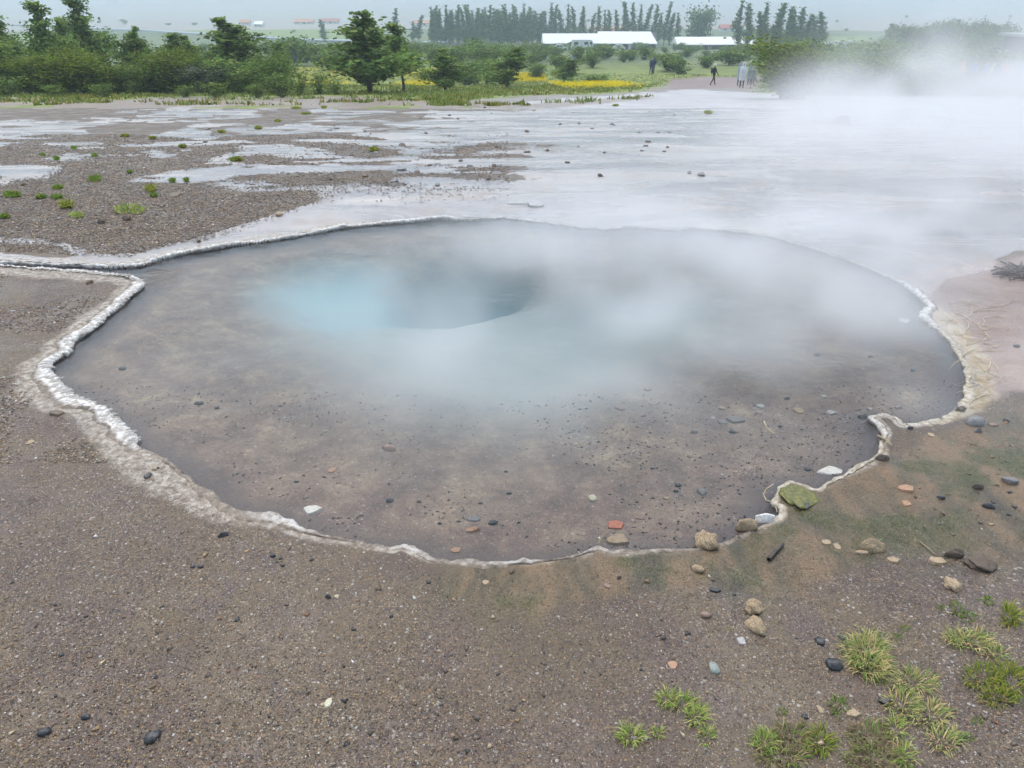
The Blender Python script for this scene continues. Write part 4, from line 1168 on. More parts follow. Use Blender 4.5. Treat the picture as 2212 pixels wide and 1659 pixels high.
def tree_proto(seed, form, leaf, nleaf, pal, height=1.0):
    """unit-height tree: returns (trunk mesh, crown mesh). form gives crown radius along height"""
    r = np.random.default_rng(seed)
    wood_parts = []; tips = []
    stems = form.get('stems', 1)
    for s_ in range(stems):
        a = 2 * np.pi * (s_ + r.uniform(-.3, .3)) / stems; lean = form.get('lean', .05) if stems == 1 else r.uniform(.12, .42)
        hgt = r.uniform(.8, 1.0) if stems > 1 else 1.0
        d0 = np.array([math.cos(a) * lean, math.sin(a) * lean, 1.0]); d0 /= np.linalg.norm(d0)
        pts, tb = limb((math.cos(a) * .02 * (stems > 1), math.sin(a) * .02 * (stems > 1), -.01), d0, hgt * .96, form.get('rad', .018), 9, r, .10, .10)
        wood_parts.append(tb)
        pts = np.array(pts)
        nb = form.get('branches', 26) // stems
        for b in range(nb):
            f_ = form.get('bare', .12) + (1 - form.get('bare', .12)) * (b + r.uniform(0, 1)) / nb
            f_ = min(f_, .985)
            q = f_ * (len(pts) - 1); i = int(q); p0 = pts[i] + (pts[min(i + 1, len(pts) - 1)] - pts[i]) * (q - i)
            R = form['profile'](p0[2]) * r.uniform(.55, 1.15)
            an = r.uniform(0, 2 * np.pi); el = form.get('el', .6) + r.normal(0, .2)
            d = np.array([math.cos(an) * math.cos(el), math.sin(an) * math.cos(el), math.sin(el)])
            bp, tb = limb(p0, d, max(R, .03), form.get('rad', .018) * .42 * (1.1 - f_ * .7), 4, r, form.get('up', .12), .3)
            wood_parts.append(tb)
            for j in (1, 2, 3, 4):
                tips.append((bp[j], R * (.20 + .07 * j)))
        tips.append((pts[-1], .035)); tips.append((pts[-2], .045))
    V, F = join(wood_parts)
    trunk = mesh_data('trunk', V, F, smooth=True)
    tips_p = np.array([t[0] for t in tips]); tips_r = np.array([t[1] for t in tips])
    wgt = tips_r ** 1.2; wgt /= wgt.sum()
    k = r.choice(len(tips), nleaf, p=wgt)
    cen = tips_p[k] + r.normal(0, 1, (nleaf, 3)) * tips_r[k][:, None] * np.array([.55, .55, .45])
    cen[:, 2] = np.clip(cen[:, 2], .012, None)
    nrm = r.normal(0, 1, (nleaf, 3)) + np.array([0, 0, .5]); nrm /= np.linalg.norm(nrm, axis=1)[:, None]
    a = np.cross(nrm, r.normal(0, 1, (nleaf, 3))); a /= np.linalg.norm(a, axis=1)[:, None] + 1e-9
    b = np.cross(nrm, a)
    sz = leaf * r.uniform(.55, 1.35, nleaf)
    V = np.stack([cen + a * sz[:, None], cen + b * sz[:, None] * .62, cen - a * sz[:, None], cen - b * sz[:, None] * .62], 1)
    F = np.arange(nleaf * 4).reshape(-1, 4)
    clump = r.uniform(.55, 1.45, len(tips))
    P = np.array(pal)
    colr = P[r.integers(0, len(P), nleaf)] * clump[k][:, None] * r.uniform(.8, 1.2, (nleaf, 1))
    crown = mesh_data('crown', V.reshape(-1, 3), F, colors=np.repeat(np.clip(colr, 0, .6), 4, 0))
    return trunk, crown

GP = [(.150, .240, .060), (.195, .285, .072), (.110, .190, .048), (.250, .305, .090)]
GP_Y = [(.135, .200, .032), (.175, .225, .038), (.095, .155, .028), (.205, .225, .045)]
GP_G = [(.11, .14, .085), (.14, .17, .11), (.085, .115, .068), (.16, .18, .12)]
GP_B = [(.12, .19, .072), (.15, .225, .084), (.098, .158, .060)]
cone = lambda w, p=.8: (lambda z: w * max(1 - z, .03) ** p * min(1, .35 + z * 3))
rnd = lambda w: (lambda z: w * math.sqrt(max(1 - ((z - .45) / .58) ** 2, .02)))
col_ = lambda w: (lambda z: w * min(1, .4 + z * 3) * max(1 - z, .04) ** .45)
PROTO = {
 'birch': [tree_proto(s, {'profile': cone(.34, .85), 'branches': 40, 'bare': .10, 'el': .55, 'rad': .016, 'lean': .06}, .019, 4800, GP) for s in (1, 2)],
 'tall': [tree_proto(s, {'profile': cone(.26, .55), 'branches': 34, 'bare': .26, 'el': .75, 'rad': .015, 'lean': .08}, .016, 3800, GP) for s in (3, 4)],
 'bush': [tree_proto(s, {'profile': rnd(.36), 'branches': 60, 'bare': .03, 'stems': 6, 'el': .75, 'rad': .013}, .021, 4400, GP) for s in (5, 6, 7)],
 'willow': [tree_proto(s, {'profile': rnd(.45), 'branches': 60, 'bare': .02, 'stems': 6, 'el': .6, 'rad': .014}, .024, 5600, GP_Y) for s in (8,)],
 'greybush': [tree_proto(s, {'profile': rnd(.45), 'branches': 40, 'bare': .03, 'stems': 4, 'el': .45, 'rad': .012}, .034, 2600, GP_G) for s in (9, 10)],
 'sapling': [tree_proto(s, {'profile': rnd(.40), 'branches': 30, 'bare': .03, 'stems': 4, 'el': .8, 'rad': .012}, .032, 900, GP) for s in (11, 12)],
 'poplar': [tree_proto(s, {'profile': cone(.13, .7), 'branches': 44, 'bare': .12, 'el': .95, 'rad': .009, 'lean': .02}, .017, 1500, GP_B) for s in (13, 14, 15)],
 'farbush': [tree_proto(s, {'profile': rnd(.5), 'branches': 30, 'bare': .03, 'stems': 4, 'el': .5, 'rad': .014}, .055, 1100, GP) for s in (16, 17, 18)],
 'round': [tree_proto(19, {'profile': rnd(.42), 'branches': 46, 'bare': .06, 'stems': 3, 'el': .5, 'rad': .014}, .040, 2600, GP_B)],
}
TREE_N = [0]
def tree(name, proto, u, v, vtop, wpx, label, group=None, cat='tree', lean=0.0, dist=None):
    TREE_N[0] += 1
    if dist is None:
        p, dep = spot(u, v)
    else:
        r = ray(u, v); t = dist / r[1]; p = np.array([r[0] * t, dist, 0]); p[2] = float(terrain(p[0:1], p[1:2])[0]); dep = t
    # height from the top line of sight
    rt = ray(u, vtop); tt = p[1] / rt[1]
    h = CAM_H + rt[2] * tt - p[2]
    w = wpx * dep / FD
    pr = PROTO[proto][TREE_N[0] % len(PROTO[proto])]
    bb = pr[1].vertices; co = np.empty(len(bb) * 3); bb.foreach_get('co', co); co = co.reshape(-1, 3)
    ww = np.percentile(co[:, 0], 98) - np.percentile(co[:, 0], 2); hh = np.percentile(co[:, 2], 99.7)
    sz = h / hh; sx = w / ww
    e = empty(name, (p[0], p[1], p[2] - .03), rz=0, label=label, cat=cat, group=group, scale=(sx, sx, sz))
    e.rotation_euler = (0, lean, 0)
    rz = random.uniform(0, 6.28)
    t_ = add_obj('trunk', pr[0], bark.m, parent=e); t_.rotation_euler = (0, 0, rz)
    c_ = add_obj('crown', pr[1], LEAF_MAT, parent=e); c_.rotation_euler = (0, 0, rz)
    return e
LG = 'birches and willows behind the flats'
for row in [
 ('birch_tree','birch',18,206,62,92,'dense birch standing first in the row, beside a thin-topped one'),
 ('birch_tree','tall',66,200,28,62,'birch with a thin bare-looking tip beside the dense first birch'),
 ('birch_tree','tall',148,203,2,84,'tall wind-bent birch with a narrow crown behind low willows'),
 ('birch_tree','tall',185,200,38,50,'slimmer birch growing against the tall wind-bent birch'),
 ('birch_tree','tall',236,198,-10,92,'tallest birch of the row with its pale trunk showing'),
 ('birch_tree','birch',292,203,58,76,'pointed birch beside the tallest birch'),
 ('birch_tree','birch',332,200,84,60,'shorter pointed birch next to the cyan walker'),
 ('birch_tree','birch',430,200,78,66,'slender-topped birch in the middle of the row'),
 ('birch_tree','birch',482,200,88,70,'round-shouldered birch beside the spire-topped birch'),
 ('birch_tree','birch',550,204,38,140,'broad birch with a spire top at the end of the row'),
 ('birch_tree','birch',100,201,70,70,'short pointed birch between the thin-tipped and the wind-bent birch'),
 ('birch_tree','tall',385,201,72,60,'narrow birch beside the cyan-hooded walker'),
 ('birch_tree','tall',612,202,92,60,'small narrow birch at the flower meadow end of the row'),
 ('birch_tree','birch',800,206,24,150,'large dark birch standing alone between two flower patches'),
 ('birch_tree','tall',872,203,50,80,'ragged birch fused to the large lone birch'),
 ('birch_tree','birch',962,196,108,84,'dark bushy birch right behind a flower patch'),
 ('birch_tree','birch',1095,190,104,86,'birch in thin mist between two meadow patches'),
 ('birch_tree','tall',1212,186,128,54,'small pointed birch alone on the meadow'),
]: tree(row[0], row[1], row[2], row[3] - (5 if row[2] < 900 else 0), *row[4:])
for (u, v, t, w, at_) in [(60,208,128,90,'before the thin-tipped birch'),(110,209,118,100,'between the thin-tipped and the wind-bent birch'),(190,209,112,110,'before the slimmer birch'),
    (250,208,140,90,'hiding the foot of the tallest birch'),(305,209,136,80,'before the pointed birch'),(370,208,108,96,'touching the cyan-hooded walker'),(410,206,100,70,'just before the slender-topped birch'),
    (455,209,140,80,'low under the round-shouldered birch'),(505,208,130,80,'between round-shouldered and spire-topped birch'),(545,209,140,90,'low before the spire-topped birch'),
    (600,208,110,80,'at the flower meadow end of the birch row'),(-40,208,90,110,'beyond the dense first birch'),(150,206,100,90,'under the tall wind-bent birch'),(340,207,130,80,'before the shorter pointed birch')]:
    tree('willow_bush', ('bush', 'bush', 'willow', 'greybush')[int(u) % 4], u, v - 5, t - 4, w * 1.1, 'dense willow bush ' + at_, 'willow bushes in the birch row', 'bush')
for (u, v, t, w) in [(20,208,158,60),(120,210,178,44),(225,210,176,50),(470,211,172,60),(400,211,180,40),(610,210,150,66),(650,206,146,50),(690,206,150,46),(725,205,165,36),(560,211,175,50)]:
    tree('sapling', 'sapling', u, v, t, w, 'thin leafy sapling at the grass edge before the bushes', 'saplings at the grass edge', 'sapling')
for (u, v, t, w, lab) in [(1010,184,128,80,'olive bush between the dark bushy birch and the misty birch'),(1052,183,120,40,'narrow dark bush beside the misty birch'),
                          (1290,181,160,60,'low grey-green bush behind the middle flower patch'),(1160,172,132,40,'small dark bush at the meadow back')]:
    tree('bush', 'bush', u, v, t, w, lab, None, 'bush')
tree('willow_bush', 'willow', 1690, 213, 84, 150, 'yellow-green willow bush leaning into the steam beside the path', None, 'bush', .22)
tree('willow_bush', 'bush', 1740, 205, 108, 120, 'dark willow bush half lost in the steam behind the leaning one', None, 'bush')
for (u, v, t, w, at_) in [(1830,205,112,130,'next to the dark half-lost bush'),(1905,206,120,120,'around the walker in bright blue'),(1985,204,128,110,'behind the orange raincoat')]:
    tree('willow_bush', 'bush', u, v, t, w, 'low willow bush veiled by the steam plume, ' + at_, 'bushes veiled by the steam plume', 'bush')
tree('willow_bush', 'willow', 2078, 206, 150, 70, 'single small bush in front of the crowd in the steam', None, 'bush')
tree('greybush', 'greybush', 1500, 160, 150, 90, 'pale grey-leaved shrub at the meadow edge before the bushes', None, 'bush') if False else None
# second line of bushes, about a hundred metres off
rs2 = random.Random(8)
for k in range(66):
    u = 610 + k * 24.5 + rs2.uniform(-12, 12)
    if u > 2240: break
    d_ = rs2.uniform(88, 150) if u < 1650 else rs2.uniform(70, 130)
    hpx = rs2.uniform(34, 62) * 110 / d_ * (.66 if 1150 < u < 1640 else 1)
    zf = float(terrain(np.array([(u - 1106) / FD * d_]), np.array([d_]))[0])
    # base line of sight of that spot
    pv_ = 829.5 - FD * math.tan(PITCH - math.atan((CAM_H - zf) / d_))
    tree('willow_bush', 'farbush' if k % 3 else 'bush', u, pv_, pv_ - hpx, hpx * rs2.uniform(1.0, 1.6), 'bush in the dark scrub belt between meadow and houses', 'scrub belt behind the meadow', 'bush', dist=d_)
for k in range(60):
    u = -60 + k * 39 + rs2.uniform(-18, 18)
    d_ = rs2.uniform(150, 255)
    zf = float(terrain(np.array([(u - 1106) / FD * d_]), np.array([d_]))[0])
    pv_ = 829.5 - FD * math.tan(PITCH - math.atan((CAM_H - zf) / d_))
    hpx = rs2.uniform(14, 30) * 170 / d_
    tree('willow_bush', 'farbush', u, pv_, pv_ - hpx, hpx * rs2.uniform(1.2, 2.0), 'low bush in the hazy scrub nearer the road and houses', 'hazy scrub by the houses', 'bush', dist=d_)
# poplars and shelter belts round the houses
def far_tree(name, proto, u, d_, vtop, wpx, label, group, cat='tree'):
    zf = float(terrain(np.array([(u - 1106) / FD * d_]), np.array([d_]))[0])
    pv_ = 829.5 - FD * math.tan(PITCH - math.atan((CAM_H - zf) / d_))
    tree(name, proto, u, pv_, vtop, wpx, label, group, cat, dist=d_)
for k in range(58):
    u = 930 + k * 4.3 + rs2.uniform(-3, 3)
    far_tree('poplar_tree', 'poplar', u, rs2.uniform(285, 330), rs2.uniform(8, 32), rs2.uniform(14, 20), 'slim poplar in the close-set plantation beside the white-roofed hall', 'poplar plantation')
for k in range(22):
    u = 1184 + k * 13.1 + rs2.uniform(-3, 3)
    far_tree('poplar_tree', 'poplar', u, rs2.uniform(298, 315), rs2.choice([4, 6, 10, 14, 22, 28]), rs2.uniform(14, 19), 'spaced poplar in the shelter belt behind the white-roofed hall', 'poplar belt behind the hall')
for u in (700, 860, 890, 905): far_tree('poplar_tree', 'poplar', u, 330, rs2.uniform(18, 50), 18, 'poplar standing apart from the plantation', 'stray poplars')
far_tree('round_tree', 'round', 1506, 300, 12, 54, 'full round-crowned tree beside the smaller white-roofed house', None)
for u in (1596, 1612, 1640, 1652, 1668, 1682, 1698, 1712, 1728, 1742, 1752, 1766):
    far_tree('poplar_tree', 'poplar', u + rs2.uniform(-3, 3), rs2.uniform(230, 280), rs2.uniform(0, 26) + max(0, (u - 1720) * .4), 26, 'tall poplar in the clump rising out of the steam', 'poplar clump by the steam')
for k in range(24):
    u = 1925 + k * 10.6 + rs2.uniform(-4, 4)
    far_tree('birch_tree', 'round' if k % 3 else 'birch', u, rs2.uniform(190, 240), rs2.uniform(46, 66) - 6 * math.sin(k / 24 * 3.1), 40, 'tree in the hazy wood behind the lamp post', 'hazy wood behind the lamp post')
for k in range(40):
    u = rs2.uniform(-40, 2200)
    if 300 < u < 760 and k % 2: continue
    d_ = rs2.uniform(420, 900)
    far_tree('tree', 'farbush', u, d_, 829.5 - FD * math.tan(PITCH - math.atan((CAM_H + 15) / d_)) - rs2.uniform(5, 13) * 450 / d_, rs2.uniform(8, 18) * 450 / d_, 'small hazy tree on the far valley floor', 'far valley trees')

# ------------------------------------------------------------------ buildings, road, vehicles
def flat(name, col, rough=.6, metal=0.0):
    g = NT(name); n = g.noise(g.coord(), 2.5, 4, .6)
    g.set(Base_Color=g.mix(g.step(n, .3, .7), tuple(c * .86 for c in col), col), Roughness=rough, Metallic=metal)
    return g.m
BM = {'white_roof': flat('white_painted_roof', (.78, .79, .80), .4), 'white': flat('white_paint', (.74, .74, .73), .5), 'dark': flat('dark_stained_timber', (.040, .038, .036), .7),
      'glass': flat('window_glass', (.05, .06, .07), .1), 'red_roof': flat('red_roof', (.42, .095, .075), .6), 'orange_roof': flat('orange_roof', (.55, .25, .13), .6), 'blue_roof': flat('grey_blue_roof', (.30, .34, .38), .6),
      'brown': flat('dark_brown_boards', (.055, .034, .026), .7), 'tyre': flat('tyre_rubber', (.02, .02, .02), .8), 'steel': flat('galvanised_steel', (.42, .43, .44), .4, .6),
      'sign': flat('blue_grey_board', (.30, .37, .44), .5), 'silver': flat('silver_paint', (.55, .57, .58), .3), 'asphalt': flat('wet_asphalt', (.24, .245, .25), .16)}
def boxes(lst):
    V, F = [], []
    for (x0, x1, y0, y1, z0, z1) in lst:
        o = len(V)
        V += [(x0, y0, z0), (x1, y0, z0), (x1, y1, z0), (x0, y1, z0), (x0, y0, z1), (x1, y0, z1), (x1, y1, z1), (x0, y1, z1)]
        F += [tuple(i + o for i in q) for q in ((0, 3, 2, 1), (4, 5, 6, 7), (0, 1, 5, 4), (1, 2, 6, 5), (2, 3, 7, 6), (3, 0, 4, 7))]
    return V, F
def part(name, vf, mat, parent, loc=None):
    return add_obj(name, mesh_data(name, vf[0], vf[1]), mat, parent=parent, loc=loc)
def gable_roof(L, W, z0, rise, over=.5, th=.18, hip=0.0):
    """ridge along x"""
    a, b = L / 2 + over, W / 2 + over
    V = [(-a, -b, z0), (a, -b, z0), (a - hip, 0, z0 + rise), (-a, 0, z0 + rise), (-a, b, z0), (a, b, z0),
         (-a, -b, z0 - th), (a, -b, z0 - th), (a, b, z0 - th), (-a, b, z0 - th)]
    F = [(0, 1, 2, 3), (3, 2, 5, 4), (1, 7, 8, 5), (6, 9, 8, 7), (0, 3, 4), (1, 5, 2), (0, 6, 7, 1), (4, 5, 8, 9), (0, 4, 9, 6)]
    return V, F
def gable_wall(L, W, h, rise):
    a, b = L / 2, W / 2
    V = [(-a, -b, 0), (a, -b, 0), (a, b, 0), (-a, b, 0), (-a, -b, h), (a, -b, h), (a, b, h), (-a, b, h), (-a, 0, h + rise * .93), (a, 0, h + rise * .93)]
    F = [(0, 3, 2, 1), (0, 1, 5, 4), (2, 3, 7, 6), (1, 2, 6, 9, 5), (3, 0, 4, 8, 7), (4, 5, 9, 8), (6, 7, 8, 9)]
    return V, F
def place(u, d_, dz=0.0):
    x = (u - 1106) / FD * d_ / (math.cos(PITCH) + math.tan(PITCH - math.atan(15 / d_)) * math.sin(PITCH))
    return (x, d_, float(terrain(np.array([x]), np.array([d_]))[0]) + dz)
def windows(e, xs, y, z, w=1.1, h=1.1, pane='glass'):
    for x in xs:
        f = part('window', boxes([(x - w / 2, x + w / 2, y - .10, y + .05, z, z + h)]), BM['white'], e)
        for s_ in (-1, 1):
            c = x + s_ * w * .23
            part('pane', boxes([(c - w * .19, c + w * .19, y - .14, y - .102, z + .14, z + h - .14)]), BM['glass'], f)
def house(name, u, d_, L, W, h, rise, roof, wall, label, rz=0.0, win=3, cat='house', group=None, hip=0.0):
    e = empty(name, place(u, d_, -.3), rz, label, cat, group)
    part('wall', gable_wall(L, W, h, rise), BM[wall], e)
    part('roof', gable_roof(L, W, h + .02, rise, .5, .18, hip), BM[roof], e)
    xs = [(-.5 + (i + .5) / win) * L * .9 for i in range(win)]
    windows(e, xs, -W / 2, h * .42)
    if L > 8:
        dd = part('door', boxes([(L * .02, L * .02 + 1, -W / 2 - .08, -W / 2 + .05, .3, 2.3)]), BM['dark' if wall == 'white' else 'white'], e)
        part('handle', boxes([(L * .02 + .8, L * .02 + .9, -W / 2 - .14, -W / 2 - .082, 1.2, 1.3)]), BM['steel'], dd)
    return e
# the long white-roofed hall and its wings
hall = house('hall', 1245, 268, 22, 11, 2.4, 2.7, 'white_roof', 'dark', 'long dark-walled hall with white roof and a row of white windows', .02, 7, 'building')
e = house('hall', 1352, 262, 18, 12, 2.4, 3.2, 'white_roof', 'dark', 'higher white-roofed wing with its gable turned beside the long hall', -.10, 4, 'building', None, 2.0)
gw = part('cross_gable', ([(-3.2, -7.2, 0), (3.2, -7.2, 0), (3.2, -5.0, 0), (-3.2, -5.0, 0), (-3.2, -7.2, 2.0), (3.2, -7.2, 2.0), (3.2, -5.0, 2.0), (-3.2, -5.0, 2.0), (0, -7.2, 3.3), (0, -5.0, 3.3)],
     [(0, 1, 5, 8, 4), (1, 2, 6, 5), (3, 0, 4, 7), (2, 3, 7, 9, 6), (4, 8, 9, 7), (8, 5, 6, 9)]), BM['dark'], hall, (-1.5, 0, 0))
house('lodge', 1500, 255, 12.5, 8, 1.9, 2.0, 'white_roof', 'dark', 'smaller low lodge with white roof and dark walls beside the round tree', 0, 3, 'building')
house('lodge', 1580, 262, 11, 8, 2.0, 2.1, 'white_roof', 'dark', 'low lodge with white roof in front of the poplar clump', .05, 3, 'building')
for (u, d_, L, roof, lab, rz) in [(474,560,12,'blue_roof','white farmhouse with grey-blue roof on the bright field',.3),(530,620,9,'orange_roof','small farmhouse with orange roof behind the spire-topped birch',.1),
      (657,640,20,'orange_roof','long farmhouse with pale orange roof on the valley floor',0),(713,660,19,'red_roof','farmhouse with dark red roof across the valley',.1),(916,600,20,'orange_roof','farmhouse with orange roof behind the plantation',0),
      (1182,480,14,'blue_roof','pale house showing between the spaced poplars',0),(1577,480,16,'red_roof','red-roofed house beside the poplar clump',0),(1953,380,12,'white_roof','white hazy house behind the wood by the lamp post',0),
      (1320,430,30,'orange_roof','long orange-roofed house behind the poplar belt',0),(90,760,20,'white_roof','far white farm shed on the hazy slope',0),(180,800,16,'white_roof','paler farm shed beside the far white one',.2),(560,570,7,'white_roof','tiny white hut beside the grey-blue farmhouse',0)]:
    house('farmhouse', u, d_, L * .75, 6, 2.0, 2.0, roof, 'white', lab, rz, 3)
# visitor shelter at the edge of the scene
sh = empty('visitor_shelter', place(2262, 112, -.2), .0, 'dark brown flat-roofed shelter with upright boards behind the steam', 'building')
part('wall', boxes([(-7.5, 7.5, -3, 3, 0, 3.6)]), BM['brown'], sh)
part('roof', boxes([(-8.2, 8.2, -3.8, 3.8, 3.62, 3.95)]), BM['steel'], sh)
for k in range(16): part('board', boxes([(-7.3 + k * .95, -7.3 + k * .95 + .35, -3.16, -3.002, .1, 3.5)]), BM['pole' if 'pole' in BM else 'brown'], sh)
# lamp post
lp = empty('lamp_post', place(2046, 165, 0), 0, 'leaning steel lamp post with white lamp head in front of the hazy wood', 'lamp post')
part('pole', tube([(0, 0, 0), (.4, 0, 2.7), (.85, 0, 5.4), (1.2, 0, 6.9)], .09, 8, .6), BM['steel'], lp)
part('lamp_head', boxes([(1.0, 1.75, -.18, .18, 6.88, 7.06)]), BM['white'], lp)
# information board
sb = empty('sign_board', place(1041, 205, 0), 0, 'blue-grey information board on two posts beyond the scrub', 'sign')
part('board', boxes([(-.8, .8, -.05, .05, 1.2, 2.9)]), BM['sign'], sb)
for s_ in (-.6, .6): part('post', tube([(s_, .1, 0), (s_, .1, 1.4), (s_, .1, 2.8)], .05, 6, 1), BM['steel'], sb)
# pale wet road across the valley
def ribbon(name, px, width, mat, label):
    c = np.array([spot(u, v)[0] for u, v in px]); c = c[np.argsort(c[:, 0])]
    t = np.linspace(0, len(c) - 1, 90); k = np.arange(len(c))
    cx, cy = np.interp(t, k, c[:, 0]), np.interp(t, k, c[:, 1])
    V, F = [], []
    for i in range(90):
        for s_, dz in ((-1, -.6), (-.97, .35), (.97, .35), (1, -.6)):
            yy = cy[i] + s_ * width / 2
            V.append((cx[i], yy, float(terrain(np.array([cx[i]]), np.array([cy[i]]))[0]) + .5 + dz))
    for i in range(89):
        for j in range(3): F.append((i * 4 + j, (i + 1) * 4 + j, (i + 1) * 4 + j + 1, i * 4 + j + 1))
    return add_obj(name, mesh_data(name, V, F), mat, kind='structure', label=label, cat='road')
ribbon('road', [(-150,50),(0,54),(85,57),(190,63),(330,68),(470,77),(640,89),(760,92),(900,95),(1060,97)], 11, BM['asphalt'], 'pale wet road crossing the valley behind the bushes')

def vehicle(name, u, d_, L, H, W, paint, label, van=False, rz=0.0, cat='car'):
    e = empty(name, place(u, d_, 0), rz, label, cat)
    g0 = .34
    if van: prof = [(-.5, g0 / H), (.5, g0 / H), (.5, .45), (.44, .60), (.40, .92), (.36, 1), (-.49, 1), (-.5, .96)]
    else: prof = [(-.5, g0 / H), (.5, g0 / H), (.5, .52), (.26, .60), (.14, .97), (.08, 1), (-.28, 1), (-.42, .64), (-.5, .60)]
    V = [(x * L, -W / 2, z * H) for x, z in prof] + [(x * L, W / 2, z * H) for x, z in prof]
    k = len(prof)
    F = [tuple(range(k)), tuple(range(2 * k - 1, k - 1, -1))] + [(i, i + k, (i + 1) % k + k, (i + 1) % k) for i in range(k)]
    me = mesh_data('body', V, F); bmx = bmesh.new(); bmx.from_mesh(me); bmesh.ops.recalc_face_normals(bmx, faces=bmx.faces); bmesh.ops.bevel(bmx, geom=list(bmx.edges), offset=.06, segments=2, affect='EDGES'); bmx.to_mesh(me); bmx.free()
    add_obj('body', me, BM[paint], parent=e)
    wz0, wz1 = (.55 * H, .80 * H) if van else (.64 * H, .92 * H)
    for (x0, x1) in (((-.40, -.22), (.05, .22), (.30, .40)) if van else ((-.28, -.08), (-.05, .12))):
        part('window', boxes([(x0 * L, x1 * L, -W / 2 - .02, -W / 2 + .02, wz0, wz1)]), BM['glass'], e)
    for x in (-.32, .32):
        for s_ in (-1, 1):
            pts = [(x * L, s_ * W * .5 - .11, .33), (x * L, s_ * W * .5 + .11 - .08, .33)]
            th = [2 * math.pi * i / 12 for i in range(12)]
            Vv = [(x * L + .33 * math.cos(a), y_, .33 + .33 * math.sin(a)) for y_ in (pts[0][1], pts[1][1]) for a in th]
            Ff = [tuple(range(11, -1, -1)), tuple(range(12, 24))] + [(i, (i + 1) % 12, (i + 1) % 12 + 12, i + 12) for i in range(12)]
            part('wheel', (Vv, Ff), BM['tyre'], e)
    return e
vehicle('camper_van', 1258, 236, 6.6, 2.9, 2.2, 'white', 'white camper van parked before the long hall', True, cat='van')
vehicle('parked_car', 1108, 262, 4.4, 1.6, 1.8, 'silver', 'silver car on the road before the plantation')
vehicle('parked_car', 1333, 238, 4.4, 1.6, 1.8, 'silver', 'pale car parked in front of the camper van', rz=math.pi)
vehicle('parked_car', 1210, 240, 4.4, 1.55, 1.8, 'white', 'white car parked behind the camper van')
vehicle('minibus', 1822, 240, 6.4, 2.6, 2.2, 'white', 'white minibus showing over the bushes behind the steam', True, cat='bus')
vehicle('delivery_van', 1773, 205, 5.2, 2.4, 2.0, 'white', 'white van parked beyond the steam-veiled willows', True, cat='van')

# ------------------------------------------------------------------ people
def skin_body(joints, edges, root=0):
    me = bpy.data.meshes.new('body')
    me.from_pydata([j[0] for j in joints], [], [] ) if False else me.from_pydata([j[0] for j in joints], edges, [])
    o = bpy.data.objects.new('tmp', me); COL.objects.link(o)
    o.modifiers.new('s', 'SKIN'); sub = o.modifiers.new('u', 'SUBSURF'); sub.levels = 1; sub.render_levels = 1
    sv = me.skin_vertices[0].data
    for i, j in enumerate(joints): sv[i].radius = j[1] if isinstance(j[1], tuple) else (j[1], j[1]); sv[i].use_root = (i == root)
    dg = bpy.context.evaluated_depsgraph_get(); dg.update()
    out = bpy.data.meshes.new_from_object(o.evaluated_get(dg))
    bpy.data.objects.remove(o); return out
def person_mesh(pose):
    J = []; E = []
    def add(p, r, parent=None):
        J.append((p, r)); i = len(J) - 1
        if parent is not None: E.append((parent, i))
        return i
    st = {'stand': 0.04, 'walk': .26, 'hold': .05, 'bent': .06}[pose]
    pel = add((0, 0, .95), (.155, .11)); wa = add((0, 0, 1.10), (.145, .10), pel); ch = add((0, .01, 1.30), (.185, .12), wa); ne = add((0, .01, 1.475), .058, ch)
    hb = add((0, -.015, 1.56), (.070, .085), ne); ht_ = add((0, -.01, 1.655), (.078, .092), hb); add((0, .0, 1.725), (.055, .065), ht_)
    for s_ in (-1, 1):
        sh_ = add((s_ * .17, .01, 1.405), .065, ch)
        if pose == 'hold': el_ = add((s_ * .23, -.02, 1.15), .050, sh_); wr = add((s_ * .13, -.26, 1.24), .036, el_); ha = add((s_ * .10, -.33, 1.29), .040, wr)
        elif pose == 'walk': el_ = add((s_ * .235, s_ * .06, 1.14), .050, sh_); wr = add((s_ * .24, s_ * .16 - .06, .93), .036, el_); ha = add((s_ * .235, s_ * .19 - .08, .84), .042, wr)
        elif pose == 'bent': el_ = add((s_ * .25, .03, 1.16), .052, sh_); wr = add((s_ * .12, -.16, 1.05), .038, el_); ha = add((s_ * .05, -.21, 1.06), .040, wr)
        else: el_ = add((s_ * .225, .02, 1.14), .050, sh_); wr = add((s_ * .235, -.03, .92), .036, el_); ha = add((s_ * .23, -.05, .83), .042, wr)
        hi = add((s_ * .095, 0, .88), .095, pel); kn = add((s_ * .105, -st * s_ * .55 - .02, .49), .066, hi)
        an = add((s_ * .105, -st * s_ + .03 + (.10 if (pose == 'walk' and s_ < 0) else 0), .09), .044, kn); add((s_ * .115, -st * s_ - .13 + (.10 if (pose == 'walk' and s_ < 0) else 0), .045), (.045, .035), an)
    me = skin_body(J, E)
    mi = []
    for p in me.polygons:
        c = p.center
        if c.z > 1.50: m_ = 0 if c.y < .03 else 3
        elif c.z < .10: m_ = 3
        elif c.z < .86 and abs(c.x) < .185: m_ = 2
        elif pose != 'hold' and abs(c.x) > .185 and c.z < .885: m_ = 0
        elif pose == 'hold' and c.y < -.285: m_ = 0
        elif pose == 'bent' and c.y < -.175: m_ = 0
        else: m_ = 1
        mi.append(m_)
    me.polygons.foreach_set('material_index', np.array(mi, np.int32)); me.polygons.foreach_set('use_smooth', np.ones(len(me.polygons), bool))
    return me
skinm = flat('skin', (.48, .30, .22), .5); hairm = flat('dark_hair_and_shoes', (.035, .028, .024), .7)
